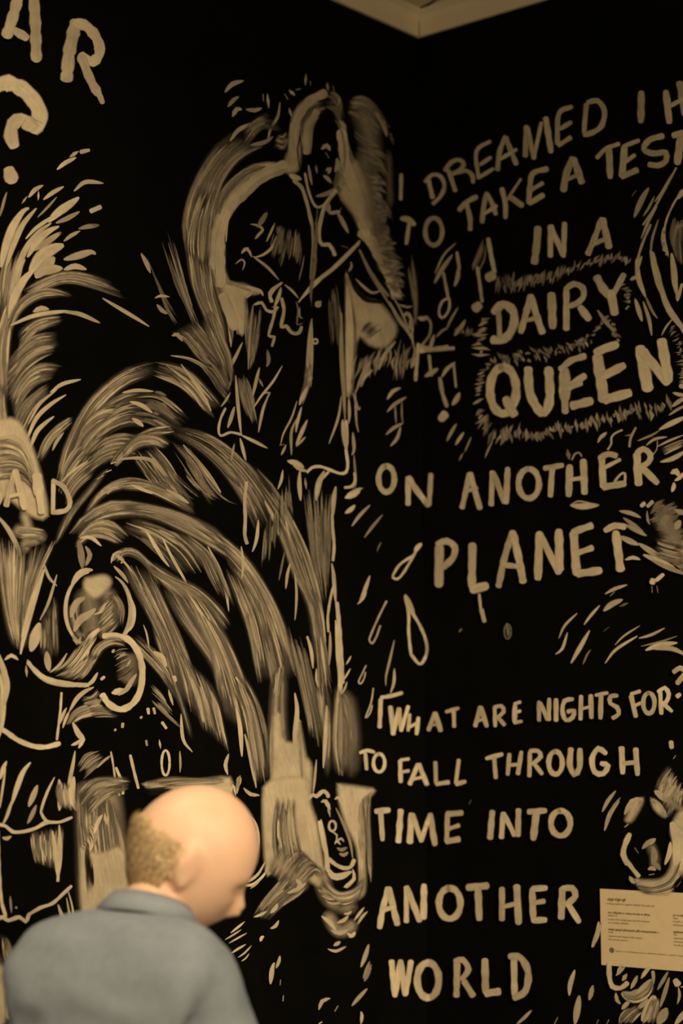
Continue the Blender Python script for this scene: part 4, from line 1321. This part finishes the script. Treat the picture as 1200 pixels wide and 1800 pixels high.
words('''
@ painted_lettering | large cream capitals at the top left of the mural, A and R | 1 0.10
22 37,-26 24,25 12,62 ; 22 58,-24 62,40 64,104 ; 18 27,54 46,66
25 133,40 122,90 117,138 ; 21 134,40 153,47 170,68 175,92 163,108 142,100 ; 18 143,100 158,138 172,164 ; 11 172,160 180,180
@ painted_question_mark | thick cream question mark with a round dot | 1 0.08
31 -12,152 14,146 44,160 66,188 70,214 58,224 ; 27 58,224 38,210 23,218 19,238 24,254
27 16,300 21,316
@ painted_lettering | cream capitals painted over the pale plume tree | 1 0.0
10 -8,836 -14,850 0,872 -6,892
12 27,828 18,858 11,888 ; 13 27,828 35,862 43,893 ; 8 18,872 36,868
20 65,836 68,868 ; 14 68,862 73,900
9 94,846 93,898 ; 10 93,845 112,856 123,882 116,897 92,901
@ painted_lettering | first line of dim cream capitals, rising to the right | 0.82 0.22
8 705,307 704,350
8 747,319 760,307 774,310 781,327 774,345 761,358 ; 9 753,318 760,347
9 782,299 793,285 808,281 815,290 806,300 794,306 ; 9 788,300 800,335 ; 9 803,303 820,300 830,309 831,320
8 861,249 842,259 836,274 841,313 ; 8 862,277 844,289 ; 8 866,297 843,311
10 888,241 878,266 874,298 ; 10 889,242 899,268 907,288 ; 8 880,279 907,263
11 925,223 923,274 ; 10 927,226 938,278 ; 8 938,278 951,216 ; 12 959,208 968,266
10 1004,188 982,200 979,252 ; 9 1003,215 985,226 ; 10 1002,242 982,255
10 1030,184 1026,232 ; 11 1033,180 1050,177 1062,195 1057,221 1041,233 1027,237
14 1127,163 1126,213
14 1170,162 1176,214 ; 14 1194,146 1203,200 ; 9 1178,186 1203,172
@ painted_lettering | second line of dim cream capitals, under the first | 0.82 0.22
11 706,384 718,386 727,394 ; 8 719,392 714,428
O 9 762 407 15 24
@ painted_lettering | word of four dim capitals right of the corner, middle of the second line | 0.82 0.22
10 807,369 820,355 837,346 ; 10 820,360 826,384 826,403
10 855,340 850,362 847,390 ; 10 856,342 865,358 871,376 ; 8 852,375 872,362
10 882,332 888,360 888,382 ; 6 915,315 890,352 ; 12 896,346 917,361
11 961,297 936,305 931,330 929,356 ; 9 953,322 933,334 ; 11 954,343 931,357
@ painted_lettering | single dim capital A in the second line | 0.82 0.22
14 1006,279 995,305 990,334 ; 14 1008,280 1016,302 1022,320 ; 9 998,315 1018,306
@ painted_lettering | four capitals at the right end of the second line | 0.85 0.22
9 1049,277 1064,262 1087,253 ; 13 1070,264 1072,311
14 1097,260 1093,309 ; 9 1096,257 1122,247 ; 9 1099,284 1115,273 ; 12 1093,310 1119,299
12 1164,239 1141,246 1131,262 1148,270 1169,268 1170,283 1156,291 1141,289
12 1183,238 1204,232 ; 15 1196,242 1190,286
@ painted_lettering | third line of cream capitals, a two-letter word | 0.88 0.2
15 945,401 943,430 939,461
11 967,398 967,450 ; 11 968,398 989,448 ; 11 992,393 990,450
@ painted_lettering | single cream capital A in the third line | 0.88 0.2
12 1057,385 1045,418 1033,446 ; 14 1059,386 1070,434 ; 9 1045,428 1062,421
@ painted_lettering | fur-edged word of five broad capitals | 0.92 0.15
17 868,548 884,535 901,546 903,568 893,590 878,598 866,597 ; 11 876,548 878,592
13 932,521 921,562 915,583 ; 14 933,521 945,562 953,584 ; 9 926,563 945,558
17 969,518 971,574
13 995,508 995,578 ; 12 994,508 1008,499 1024,506 1024,524 1010,535 999,538 ; 16 1020,541 1034,560
17 1049,488 1060,508 1070,520 ; 12 1096,483 1077,518 ; 18 1073,514 1080,550
@ painted_lettering | widest and largest fur-edged word of five capitals | 0.95 0.12
O 17 884 686 23 41 -100 262 ; 19 889,702 903,728
18 928,649 931,690 945,719 957,725 966,700 964,649
22 992,652 992,700 ; 14 992,690 993,724 ; 13 985,649 1003,634 1027,626 ; 14 997,680 1027,661 ; 13 998,682 1020,673 ; 18 1006,713 1038,705
22 1050,628 1061,702 ; 17 1048,620 1062,613 1083,606 ; 17 1062,660 1095,643 ; 20 1064,702 1105,691
23 1125,613 1138,683 ; 19 1130,618 1172,672 ; 21 1163,600 1174,668
@ painted_lettering | two letters either side of the room corner, O and N | 0.9 0.15
O 11 679 842 14 23
11 717,840 717,886 ; 12 718,840 735,866 753,888 ; 10 757,834 754,886
@ painted_lettering | seven cream capitals under the fur-edged words | 0.92 0.15
11 825,833 812,892 ; 12 826,833 843,893 ; 8 818,863 838,858
11 865,830 863,887 ; 12 867,832 886,882 ; 12 892,824 889,883
O 12 929 850 18 26
11 957,823 988,818 ; 12 970,826 967,871
14 1001,820 999,870 ; 14 1025,810 1027,866 ; 9 1002,843 1025,840
14 1057,804 1060,855 ; 12 1054,805 1068,798 1082,801 ; 8 1064,821 1089,808 ; 14 1061,856 1097,850 ; 5 1080,846 1090,834 1098,832 1098,848
16 1119,800 1122,850 ; 12 1119,797 1130,789 1143,799 1139,813 1124,822 ; 14 1128,822 1154,848
@ painted_lettering | six large cream capitals with a drip hanging from the second | 0.92 0.15
18 772,962 771,1028 ; 13 769,956 785,951 799,961 796,980 779,997
16 830,958 829,1030 ; 18 830,1036 854,1030 ; 6 842,1045 845,1075 ; 9 846,1072 851,1092
13 900,936 886,982 876,1030 ; 15 901,936 911,980 919,1022 ; 11 885,993 913,996
16 948,938 945,1016 ; 14 949,940 982,1006 ; 17 982,934 983,1001
17 1008,938 1013,1008 ; 14 1007,935 1039,924 ; 12 1015,972 1040,963 ; 16 1016,1008 1054,1003
13 1064,932 1080,924 1097,926 ; 17 1082,937 1090,1001
@ painted_bracket | thin cream opening corner bracket | 1 0.1
9 667,1278 669,1230 ; 8 670,1226 688,1223 706,1218
@ painted_lettering | four small cream capitals next to the bracket | 1 0.14
10 686,1243 691,1290 ; 9 691,1288 701,1246 ; 9 701,1246 705,1284 ; 8 705,1284 717,1242
7 720,1256 717,1284 ; 8 735,1262 732,1290 ; 7 719,1278 733,1271
9 764,1254 753,1283 ; 10 765,1254 774,1284 ; 5 757,1275 770,1273
8 784,1251 805,1245 ; 8 797,1250 798,1277
@ painted_lettering | three small cream capitals, the second word after the bracket | 1 0.14
9 844,1243 835,1276 ; 10 845,1244 855,1276 ; 6 838,1268 852,1263
8 869,1244 870,1276 ; 8 869,1243 881,1241 885,1251 873,1262 ; 8 876,1262 886,1274
10 905,1240 904,1268 ; 7 904,1237 914,1234 ; 7 905,1252 914,1250 ; 8 904,1270 916,1268
@ painted_lettering | six small cream capitals set close together | 1 0.14
9 947,1234 947,1266 ; 9 949,1236 962,1264 ; 9 965,1229 964,1265
10 977,1230 977,1266
9 1006,1229 992,1232 988,1249 994,1266 1006,1261 1009,1249 998,1251
9 1021,1224 1020,1264 ; 10 1038,1223 1039,1261 ; 7 1022,1246 1038,1242
8 1047,1222 1067,1218 ; 10 1056,1222 1055,1262
9 1084,1223 1073,1224 1072,1236 1084,1243 1087,1255 1077,1262
@ painted_lettering | three small cream capitals ending the question at the right edge | 1 0.14
10 1109,1224 1117,1259 ; 8 1109,1220 1124,1215 ; 7 1114,1241 1125,1236
O 9 1140 1236 10 18
9 1160,1218 1162,1254 ; 9 1157,1216 1168,1209 1175,1220 1171,1233 1162,1240 ; 8 1169,1240 1180,1250
@ painted_question_mark | small cream question mark at the right edge of the frame | 1 0.1
10 1184,1181 1195,1174 1204,1181 1197,1192 ; 10 1197,1192 1190,1201
10 1190,1224 1194,1221
@ painted_lettering | two small capitals starting the second line of the question | 1 0.14
7 633,1323 645,1319 657,1322 ; 8 642,1325 644,1352
O 7 666 1341 10 16
@ painted_lettering | four small capitals in the second line of the question | 1 0.14
9 703,1338 704,1374 ; 7 704,1336 718,1334 ; 7 705,1357 718,1355
9 734,1344 720,1378 ; 10 736,1344 750,1379 ; 7 725,1370 742,1366
8 765,1340 766,1376 ; 9 767,1378 788,1375
8 806,1336 801,1376 ; 9 802,1378 817,1374
@ painted_lettering | seven cream capitals ending the second line of the question | 1 0.12
9 855,1333 882,1326 ; 9 868,1330 871,1367
9 895,1326 892,1361 ; 9 916,1322 910,1360 ; 7 893,1345 912,1344
9 931,1322 930,1364 ; 9 932,1320 945,1320 950,1330 936,1343 ; 9 939,1343 952,1360
O 10 976 1341 12 20
12 1003,1317 1001,1345 1009,1361 1018,1350 1019,1318
11 1064,1324 1051,1316 1040,1334 1045,1357 1060,1360 1068,1346 1057,1342
12 1092,1315 1094,1358 ; 11 1117,1317 1120,1361 ; 9 1095,1342 1118,1340
@ painted_lettering | four cream capitals next to the corner, third line of the question | 1 0.12
12 661,1426 683,1424 ; 10 669,1430 672,1476
12 704,1425 700,1479
13 723,1432 720,1480 ; 10 725,1432 740,1478 ; 9 740,1478 755,1433 ; 12 756,1432 764,1484
10 786,1432 785,1478 ; 12 786,1431 811,1429 ; 9 788,1457 806,1451 ; 12 785,1479 806,1475
@ painted_lettering | four cream capitals right of them, end of the third line | 1 0.12
12 865,1427 861,1473
11 884,1430 881,1472 ; 10 885,1430 904,1468 ; 12 911,1424 910,1468
12 929,1427 958,1425 ; 14 942,1430 937,1474
O 12 985 1447 17 22
@ painted_lettering | seven broad cream capitals left of the wall label | 1 0.1
12 682,1562 672,1600 667,1630 ; 13 683,1562 698,1624 ; 9 673,1600 692,1594
10 714,1560 714,1620 ; 12 715,1560 737,1618 ; 13 745,1557 744,1613
O 13 790 1588 19 27
14 822,1560 856,1557 ; 14 840,1563 842,1615
12 882,1562 882,1616 ; 14 908,1558 911,1622 ; 9 884,1594 908,1588
13 935,1564 937,1616 ; 12 936,1562 959,1561 ; 10 938,1587 956,1584 ; 13 937,1618 958,1617
14 988,1563 986,1613 ; 13 989,1562 1005,1561 1011,1575 996,1590 ; 12 1000,1592 1017,1620
@ painted_lettering | five broad cream capitals at the foot of the text | 1 0.1
12 688,1690 694,1750 ; 12 694,1748 704,1690 ; 12 704,1690 712,1748 ; 11 713,1746 722,1690
O 14 752 1723 19 31
13 803,1694 802,1750 ; 12 800,1690 813,1687 823,1704 812,1721 ; 12 816,1726 831,1750
14 852,1688 853,1744 ; 16 855,1746 876,1743
13 903,1684 904,1748 ; 14 896,1681 915,1684 928,1710 923,1742 904,1754
''')
# ------------------------------------------------------------------ wall label
MAT_CARD = simple('cream_card', (0.66, 0.52, 0.32), 0.6, 0.03, 40, 0.05, 0.0003)
MAT_INK = simple('brown_ink', (0.30, 0.215, 0.115), 0.7, 0.05)
MAT_INK2 = simple('dark_ink', (0.16, 0.11, 0.06), 0.7, 0.05)
def wall_label():
    root = link(bpy.data.objects.new('wall_label', None))
    pa, _ = to_wall(1055, 1562); pb, _ = to_wall(1060, 1696)
    top, bot = pa.z, pb.z
    h = top - bot
    p0 = (pa + pb) / 2
    root.location = Vector((p0.x, p0.y, bot))
    root['label'] = 'cream rectangular wall label with small brown print, low on the right wall'
    root['category'] = 'sign'
    wdt = h * 1.62
    t = 0.005
    def loc(u, v, n=0.0): return DR * u + up * v + NR * n
    b = [loc(0, 0, .0008), loc(wdt, 0, .0008), loc(wdt, h, .0008), loc(0, h, .0008)]
    o = prism('board', b, [p + NR * t for p in b], MAT_CARD, root)
    bv = o.modifiers.new('bevel', 'BEVEL'); bv.width = 0.0008; bv.segments = 2
    # lines of small print: rows of little word-length marks (unreadable in the photograph)
    r = random.Random(3)
    s = h / 137.0                                 # one photograph pixel on the board
    def row(x, y, length, hh, mat, name, italic=0.0):
        v, f = [], []
        x1 = x + length; cx = x
        while cx < x1:
            w = min(r.uniform(0.8, 1.9), x1 - cx)
            k = r.choice([0, 0, 1, -1]); top_ = y - hh * (0.5 + (0.3 if k == 1 else 0)); bt = y + hh * (0.5 + (0.3 if k == -1 else 0))
            i = len(v)
            for (a, c) in ((cx, bt), (cx + w, bt), (cx + w + italic, top_), (cx + italic, top_)):
                v.append(loc(a * s * 1.30, h - c * s, t + 0.0010))
            f.append((i, i + 1, i + 2, i + 3)); cx += w + (0.45 if r.random() < 0.8 else 1.4)
        mesh_obj(name, v, f, mat, root)
    row(12, 18, 30, 4.2, MAT_INK2, 'title_line', 1.6)
    row(11, 26, 78, 2.4, MAT_INK, 'text_line')
    for y, l, hh, m in ((42, 68, 3.0, MAT_INK2), (47, 15, 2.2, MAT_INK), (54, 68, 2.2, MAT_INK), (60, 34, 2.2, MAT_INK),
                     (72, 82, 3.0, MAT_INK2), (77, 8, 2.2, MAT_INK), (84, 56, 2.2, MAT_INK), (90, 32, 2.2, MAT_INK)):
        row(13, y, l, hh, m, 'text_line')
    for y, l, hh, m in ((40, 55, 3.0, MAT_INK2), (45, 8, 2.2, MAT_INK), (51, 60, 2.2, MAT_INK), (57, 60, 2.2, MAT_INK), (69, 58, 3.0, MAT_INK2),
                     (74, 6, 2.2, MAT_INK), (80, 60, 2.2, MAT_INK), (86, 60, 2.2, MAT_INK), (92, 50, 2.2, MAT_INK)):
        row(118, y, l, hh, m, 'text_line')
    row(24, 110, 150, 1.8, MAT_INK, 'text_line')
    v = [loc((18 + 4.2 * math.cos(a)) * s * 1.3, h - (109 + 5 * math.sin(a)) * s, t + 0.001) for a in [i * math.pi / 8 for i in range(16)]]
    mesh_obj('round_mark', v, [tuple(range(16))], MAT_INK2, root)
wall_label()

# dark brown tapering mark, running out of the corner of the ceiling
def dark_mark():
    a = C0 + up * (CEIL - 0.0004) + (DL + DR) * 0.02
    pts = [(0.0, 0.010), (0.020, 0.016), (0.045, 0.010), (0.075, 0.006), (0.10, 0.001)]
    dirn = (DR * 0.93 + DL * 0.36).normalized(); side = Vector((-dirn.y, dirn.x, 0))
    v, f = [], []
    for i, (t, w) in enumerate(pts):
        for sg in (-1, 1):
            for z in (0, -0.0012): v.append(a + dirn * t + side * w * 0.45 * sg + up * z)
    for i in range(len(pts) - 1):
        k = i * 4
        f += [(k + 1, k + 3, k + 7, k + 5), (k, k + 1, k + 5, k + 4), (k + 2, k + 3, k + 7, k + 6)]
    o = mesh_obj('ceiling_mark', v, f, MAT_DARK_BROWN); o['kind'] = 'structure'
    o.parent = bpy.data.objects['ceiling']
MAT_DARK_BROWN = simple('dark_brown', (0.05, 0.035, 0.02), 0.9)
dark_mark()
v = []
for z in (CEIL_PAINT + 0.0, CEIL_PAINT + 0.0380):
    v += [C0 + (DL + DR) * 0.0105 + DR * 0.0012 + up * z + NR * .0, C0 + (DL + DR) * 0.0105 - DR * 0.0012 + up * z]
o = mesh_obj('mitre_gap', v, [(0, 1, 3, 2)], MAT_DARK_BROWN); o['kind'] = 'structure'; o.parent = bpy.data.objects['trim_2']
# ------------------------------------------------------------------ visitor
MAT_SKIN = simple('skin', (0.74, 0.47, 0.33), 0.5, 0.07, 14, 0.25, 0.0012)
MAT_SKIN.node_tree.nodes['Principled BSDF'].inputs['Subsurface Weight'].default_value = 0.12
MAT_SKIN.node_tree.nodes['Principled BSDF'].inputs['Subsurface Radius'].default_value = (0.02, 0.008, 0.004)
MAT_HAIR = simple('short_hair', (0.50, 0.36, 0.20), 0.7, 0.35, 160, 0.8, 0.002)
MAT_SHIRT = simple('blue_grey_shirt', (0.215, 0.250, 0.300), 0.85, 0.06, 60, 0.4, 0.0008)
MAT_TROUSER = simple('dark_trousers', (0.03, 0.03, 0.035), 0.8, 0.15, 60)
MAT_SHOE = simple('brown_shoe', (0.06, 0.035, 0.02), 0.4, 0.15, 30)
MAT_EYE = simple('eye_white', (0.7, 0.66, 0.6), 0.2, 0.02)
def at_depth(px, py, y):
    d = ray(px, py); return CAM + d * (y / d.y)
def skin_mesh(name, joints, edges, root_i=0, lv=2):
    me = bpy.data.meshes.new(name)
    me.from_pydata([j[0] for j in joints], edges, []); me.update()
    o = link(bpy.data.objects.new(name, me))
    o.modifiers.new('skin', 'SKIN')
    sv = me.skin_vertices[0].data
    for i, j in enumerate(joints):
        r = j[1] if isinstance(j[1], tuple) else (j[1], j[1]); sv[i].radius = r
        sv[i].use_root = (i == root_i)
    o.modifiers.new('sub', 'SUBSURF').levels = lv
    dg = bpy.context.evaluated_depsgraph_get()
    m2 = bpy.data.meshes.new_from_object(o.evaluated_get(dg))
    bpy.data.objects.remove(o); return m2
def fuse(name, meshes, voxel, smooth_it=4):
    bm = bmesh.new()
    for m in meshes: bm.from_mesh(m)
    me = bpy.data.meshes.new(name); bm.to_mesh(me); bm.free()
    o = link(bpy.data.objects.new(name, me))
    r = o.modifiers.new('remesh', 'REMESH'); r.mode = 'VOXEL'; r.voxel_size = voxel
    s = o.modifiers.new('smooth', 'SMOOTH'); s.factor = 0.5; s.iterations = smooth_it
    dg = bpy.context.evaluated_depsgraph_get()
    m2 = bpy.data.meshes.new_from_object(o.evaluated_get(dg))
    bpy.data.objects.remove(o)
    for p in m2.polygons: p.use_smooth = True
    return m2

# head, modelled about the middle of the skull, face towards +Y
def head_point(d, grow=0.0):
    x, y, z = d
    rx, ry, rz = 0.078, 0.098, 0.112
    p = Vector((x * rx, y * ry, z * rz))
    if z < 0:                                   # jaw narrows, back of the skull tucks in to the neck
        k = -z
        p.x *= 1 - 0.30 * k ** 1.6
        if y < 0: p.y *= 1 - 0.30 * k
        else: p.y *= 1 - 0.02 * k; p.z *= 1.10
    if y > 0:                                   # flatter face
        p.y = min(p.y, 0.088 + 0.02 * (y - 0.9)) if z > -0.3 else p.y
    if y < 0: p.y *= 1.06
    f = max(0, y)
    def bumpf(cx, cz, sx, sz, h): return h * f * math.exp(-((p.x - cx) / sx) ** 2 - ((p.z - cz) / sz) ** 2)
    p.y += bumpf(0, -0.032, 0.010, 0.020, 0.024) + bumpf(0, -0.014, 0.009, 0.02, 0.010)   # nose
    p.y += bumpf(0.032, -0.004, 0.016, 0.010, -0.012) + bumpf(-0.032, -0.004, 0.016, 0.010, -0.012)  # sockets
    p.y += bumpf(0, 0.016, 0.045, 0.009, 0.005)                                             # brow
    p.y += bumpf(0, -0.064, 0.020, 0.005, 0.007) + bumpf(0, -0.076, 0.018, 0.005, 0.007) + bumpf(0, -0.070, 0.022, 0.002, -0.004)
    p.y += bumpf(0, -0.100, 0.020, 0.014, 0.010)                                            # chin
    if grow: p += Vector(d).normalized() * grow
    return p
def head_mesh():
    bm = bmesh.new(); bmesh.ops.create_icosphere(bm, subdivisions=5, radius=1)
    for v in bm.verts: v.co = head_point(tuple(v.co))
    for sx in (-1, 1):                          # ears: cupped shells with a rim
        for (cx, cy, cz, a, b, c) in ((0.079, -0.006, -0.012, .007, .018, .032), (0.084, -0.014, -0.004, .006, .012, .024), (0.078, -0.002, -0.038, .006, .010, .010)):
            r = bmesh.ops.create_icosphere(bm, subdivisions=3, radius=1)
            for v in r['verts']: v.co = Vector((sx * (cx + v.co.x * a), cy + v.co.y * b, cz + v.co.z * c))
    me = bpy.data.meshes.new('h'); bm.to_mesh(me); bm.free(); return me

def build_person():
    # local frame: facing +Y, floor z = 0
    S = 0.965
    sh = 1.335
    J = []; E = []
    def j(p, r, link_to=None):
        J.append((Vector(p), r)); i = len(J) - 1
        if link_to is not None: E.append((link_to, i))
        return i
    pel = j((0, 0.0, 0.90), (0.155, 0.115))
    wa = j((0, 0.01, 1.03), (0.145, 0.11), pel)
    ch = j((0, 0.03, 1.15), (0.135, 0.105), wa)
    up_ = j((0, 0.045, 1.25), (0.095, 0.075), ch)
    nk = j((0, 0.065, 1.345), (0.060, 0.062), up_)
    nk2 = j((0, 0.105, 1.40), (0.054, 0.056), nk)
    hands = []
    for s in (-1, 1):
        a = j((s * 0.130, 0.030, 1.185), 0.048, up_)
        el = j((s * 0.212, 0.03, 0.98), 0.042, a)
        wr = j((s * 0.215, 0.17, 0.83), (0.026, 0.032), el)
        pm = j((s * 0.205, 0.22, 0.765), (0.018, 0.038), wr)
        hands.append((s, Vector((s * 0.205, 0.22, 0.765)), (Vector((s * 0.205, 0.22, 0.765)) - Vector((s * 0.215, 0.17, 0.83))).normalized()))
        hp = j((s * 0.09, 0.0, 0.84), 0.092, pel)
        kn = j((s * 0.10, 0.025, 0.47), 0.060, hp)
        an = j((s * 0.105, -0.02, 0.09), 0.042, kn)
        ft = j((s * 0.12, 0.10, 0.04), (0.040, 0.028), an)
    body = skin_mesh('b', [(tuple(p), r) for p, r in J], E, pel)
    parts = [body]
    for s, p, d in hands:
        side = Vector((0, 1, 0)).cross(d).normalized(); side = Vector((0, d.z, -d.y)).normalized()   # across the palm, fore and aft
        for k, (off, ln) in enumerate(((-0.030, 0.052), (-0.010, 0.066), (0.010, 0.072), (0.029, 0.064))):
            b0 = p + side * off * 1.0 - d * 0.01
            inn = Vector((-s, 0, 0))
            q = [b0, b0 + d * 0.035, b0 + d * (0.035 + ln * 0.45) + inn * 0.010, b0 + d * (0.035 + ln * 0.85) + inn * 0.030]
            parts.append(skin_mesh('f', [(tuple(x), r) for x, r in zip(q, (0.0095, 0.009, 0.0085, 0.007))], [(0, 1), (1, 2), (2, 3)]))
        b0 = p - d * 0.03 + side * 0.02
        q = [b0, b0 + side * 0.032 + d * 0.015, b0 + side * 0.045 + d * 0.045 + Vector((-s, 0, 0)) * 0.012]
        parts.append(skin_mesh('t', [(tuple(x), r) for x, r in zip(q, (0.013, 0.011, 0.009))], [(0, 1), (1, 2)]))
    # head: turned to the right and bowed
    HC = Vector((0.038, 0.140, 1.442))
    HR = Matrix.Rotation(math.radians(-52), 4, 'Z') @ Matrix.Rotation(math.radians(-34), 4, 'X') @ Matrix.Rotation(math.radians(4), 4, 'Y')
    HM = Matrix.Translation(HC) @ HR @ Matrix.Scale(1.05, 4)
    hm = head_mesh(); hm.transform(HM); parts.append(hm)
    me = fuse('body', parts, 0.0065, 5)
    me.materials.append(MAT_SKIN)
    root = link(bpy.data.objects.new('person', None))
    root['label'] = 'balding person in a blue-grey shirt, seen from behind with bowed head, before the mural'
    root['category'] = 'person'
    o = link(bpy.data.objects.new('body', me), root)
    # hair: a short fringe round the back and sides, bald on top
    bm = bmesh.new(); bmesh.ops.create_icosphere(bm, subdivisions=5, radius=1)
    kill = []
    for v in bm.verts:
        d = v.co.copy()
        top = 0.12 - 0.10 * max(0, d.y) + 0.05 * math.sin(d.x * 5) * 0.4
        ok = (-0.80 < d.z < top) and d.y < 0.10 and not (d.y > -0.25 and d.z < -0.35)
        if ok:
            e = min(1, max(0, (top - d.z) / 0.12)); e2 = min(1, max(0, (0.12 - d.y) / 0.2))
            n = mnoise.noise(Vector((d.x * 26, d.y * 26, d.z * 9)))
            v.co = head_point(tuple(d), 0.0005 + 0.0065 * e * e2 + 0.0022 * n)
        else: kill.append(v)
    bmesh.ops.delete(bm, geom=kill, context='VERTS')
    hm = bpy.data.meshes.new('hair'); bm.to_mesh(hm); bm.free(); hm.transform(HM); hm.materials.append(MAT_HAIR)
    for p in hm.polygons: p.use_smooth = True
    ho = link(bpy.data.objects.new('hair', hm), root); ho['label'] = 'short light hair round the back and sides'
    # hair wisps: fine strands following the fringe
    r = random.Random(5); vs, fs = [], []
    for i in range(900):
        az = r.uniform(-2.9, -0.25); z = r.uniform(-0.72, 0.14)
        d = Vector((math.cos(az) * math.sqrt(1 - z * z), math.sin(az) * math.sqrt(1 - z * z), z))
        if d.y > -0.25 and d.z < -0.35: continue
        k = len(vs)
        tw = r.uniform(-0.25, 0.25)
        for q in range(4):
            t = q / 3
            dd = Vector((d.x + tw * t * 0.2 * -d.y, d.y + tw * t * 0.2 * d.x, d.z - 0.20 * t)).normalized()
            p = HM @ head_point(tuple(dd), 0.007 + 0.004 * math.sin(t * 3))
            tn = (HM.to_3x3() @ Vector((-d.y, d.x, 0))).normalized() * 0.0011 * (1 - t * 0.8)
            vs += [p - tn, p + tn]
        for q in range(3): fs.append((k + 2 * q, k + 2 * q + 1, k + 2 * q + 3, k + 2 * q + 2))
    w_ = mesh_obj('hair_strands', vs, fs, MAT_HAIR, ho); w_['kind'] = 'stuff'
    for sx in (-1, 1):
        bm = bmesh.new(); bmesh.ops.create_icosphere(bm, subdivisions=3, radius=0.0125)
        em = bpy.data.meshes.new('eye'); bm.to_mesh(em); bm.free()
        em.transform(HM @ Matrix.Translation((sx * 0.031, 0.069, -0.004))); em.materials.append(MAT_EYE)
        link(bpy.data.objects.new('eye', em), root)
    # shirt: its own surface round the trunk and upper arms
    SJ, SE = [], []
    def sj(p, r, l=None):
        SJ.append((p, r)); i = len(SJ) - 1
        if l is not None: SE.append((l, i))
        return i
    a = sj((0, 0.0, 0.79), (0.185, 0.150)); b = sj((0, 0.005, 0.98), (0.180, 0.150), a); c = sj((0, 0.01, 1.16), (0.180, 0.160), b)
    d = sj((0, -0.01, 1.285), (0.150, 0.130), c); e = sj((0, 0.03, 1.375), (0.120, 0.100), d)
    for s in (-1, 1):
        q = sj((s * 0.134, 0.028, 1.245), 0.086, d); q2 = sj((s * 0.188, 0.03, 1.11), 0.072, q); q3 = sj((s * 0.208, 0.035, 1.00), 0.066, q2)
    sm = skin_mesh('s', SJ, SE, a)
    sm = fuse('shirt', [sm], 0.008, 10)
    for v in sm.vertices:                       # soft folds across the back and under the arms
        p = v.co
        f = mnoise.noise(Vector((p.x * 5, p.y * 5 + 3, p.z * 13))) * 0.009 + mnoise.noise(Vector((p.x * 11 + p.z * 9, p.y * 10, p.z * 22))) * 0.005
        v.co = p + v.normal * f
    sm.materials.append(MAT_SHIRT)
    so = link(bpy.data.objects.new('shirt', sm), root); so['label'] = 'plain blue-grey shirt'
    # collar: a turned-down band round the neck opening
    vs, fs = [], []
    nseg = 40; prof = [(0.060, 0.000), (0.061, 0.012), (0.066, 0.015), (0.076, 0.004), (0.084, -0.012), (0.080, -0.014), (0.070, 0.0)]
    for i in range(nseg):
        an = 2 * math.pi * i / nseg
        for (rr, z) in prof:
            vs.append(Vector((rr * math.cos(an), 0.068 + rr * 0.95 * math.sin(an) + z * 0.7, 1.356 + z - 0.026 * math.sin(an))))
    m_ = len(prof)
    for i in range(nseg):
        for k in range(m_):
            fs.append((i * m_ + k, ((i + 1) % nseg) * m_ + k, ((i + 1) % nseg) * m_ + (k + 1) % m_, i * m_ + (k + 1) % m_))
    mesh_obj('collar', vs, fs, MAT_SHIRT, so, True)
    # trousers and shoes (below the frame)
    TJ = [((0, 0, 1.00), (0.162, 0.126)), ((0, 0, 0.86), (0.165, 0.126))]; TE = [(0, 1)]
    for s in (-1, 1):
        TJ += [((s * 0.09, 0.0, 0.80), 0.108), ((s * 0.10, 0.025, 0.47), 0.078), ((s * 0.105, -0.015, 0.055), 0.072)]
        n = len(TJ); TE += [(1, n - 3), (n - 3, n - 2), (n - 2, n - 1)]
    tm = fuse('trousers', [skin_mesh('t', TJ, TE, 0)], 0.010, 4); tm.materials.append(MAT_TROUSER)
    link(bpy.data.objects.new('trousers', tm), root)
    for s in (-1, 1):
        m_ = skin_mesh('sh', [((s * 0.105, -0.075, 0.045), (0.040, 0.042)), ((s * 0.107, -0.01, 0.052), (0.042, 0.050)), ((s * 0.115, 0.08, 0.038), (0.048, 0.036)), ((s * 0.122, 0.165, 0.030), (0.042, 0.026))],
                       [(0, 1), (1, 2), (2, 3)])
        m_ = fuse('shoe', [m_], 0.006, 3); m_.materials.append(MAT_SHOE)
        zmin = min(v.co.z for v in m_.vertices)
        for v in m_.vertices: v.co.z -= zmin
        link(bpy.data.objects.new('shoe', m_), root)
    return root
person = build_person()
person.location = (-0.343, 3.12, 0.0)
person.rotation_euler = (0, 0, math.radians(-28))
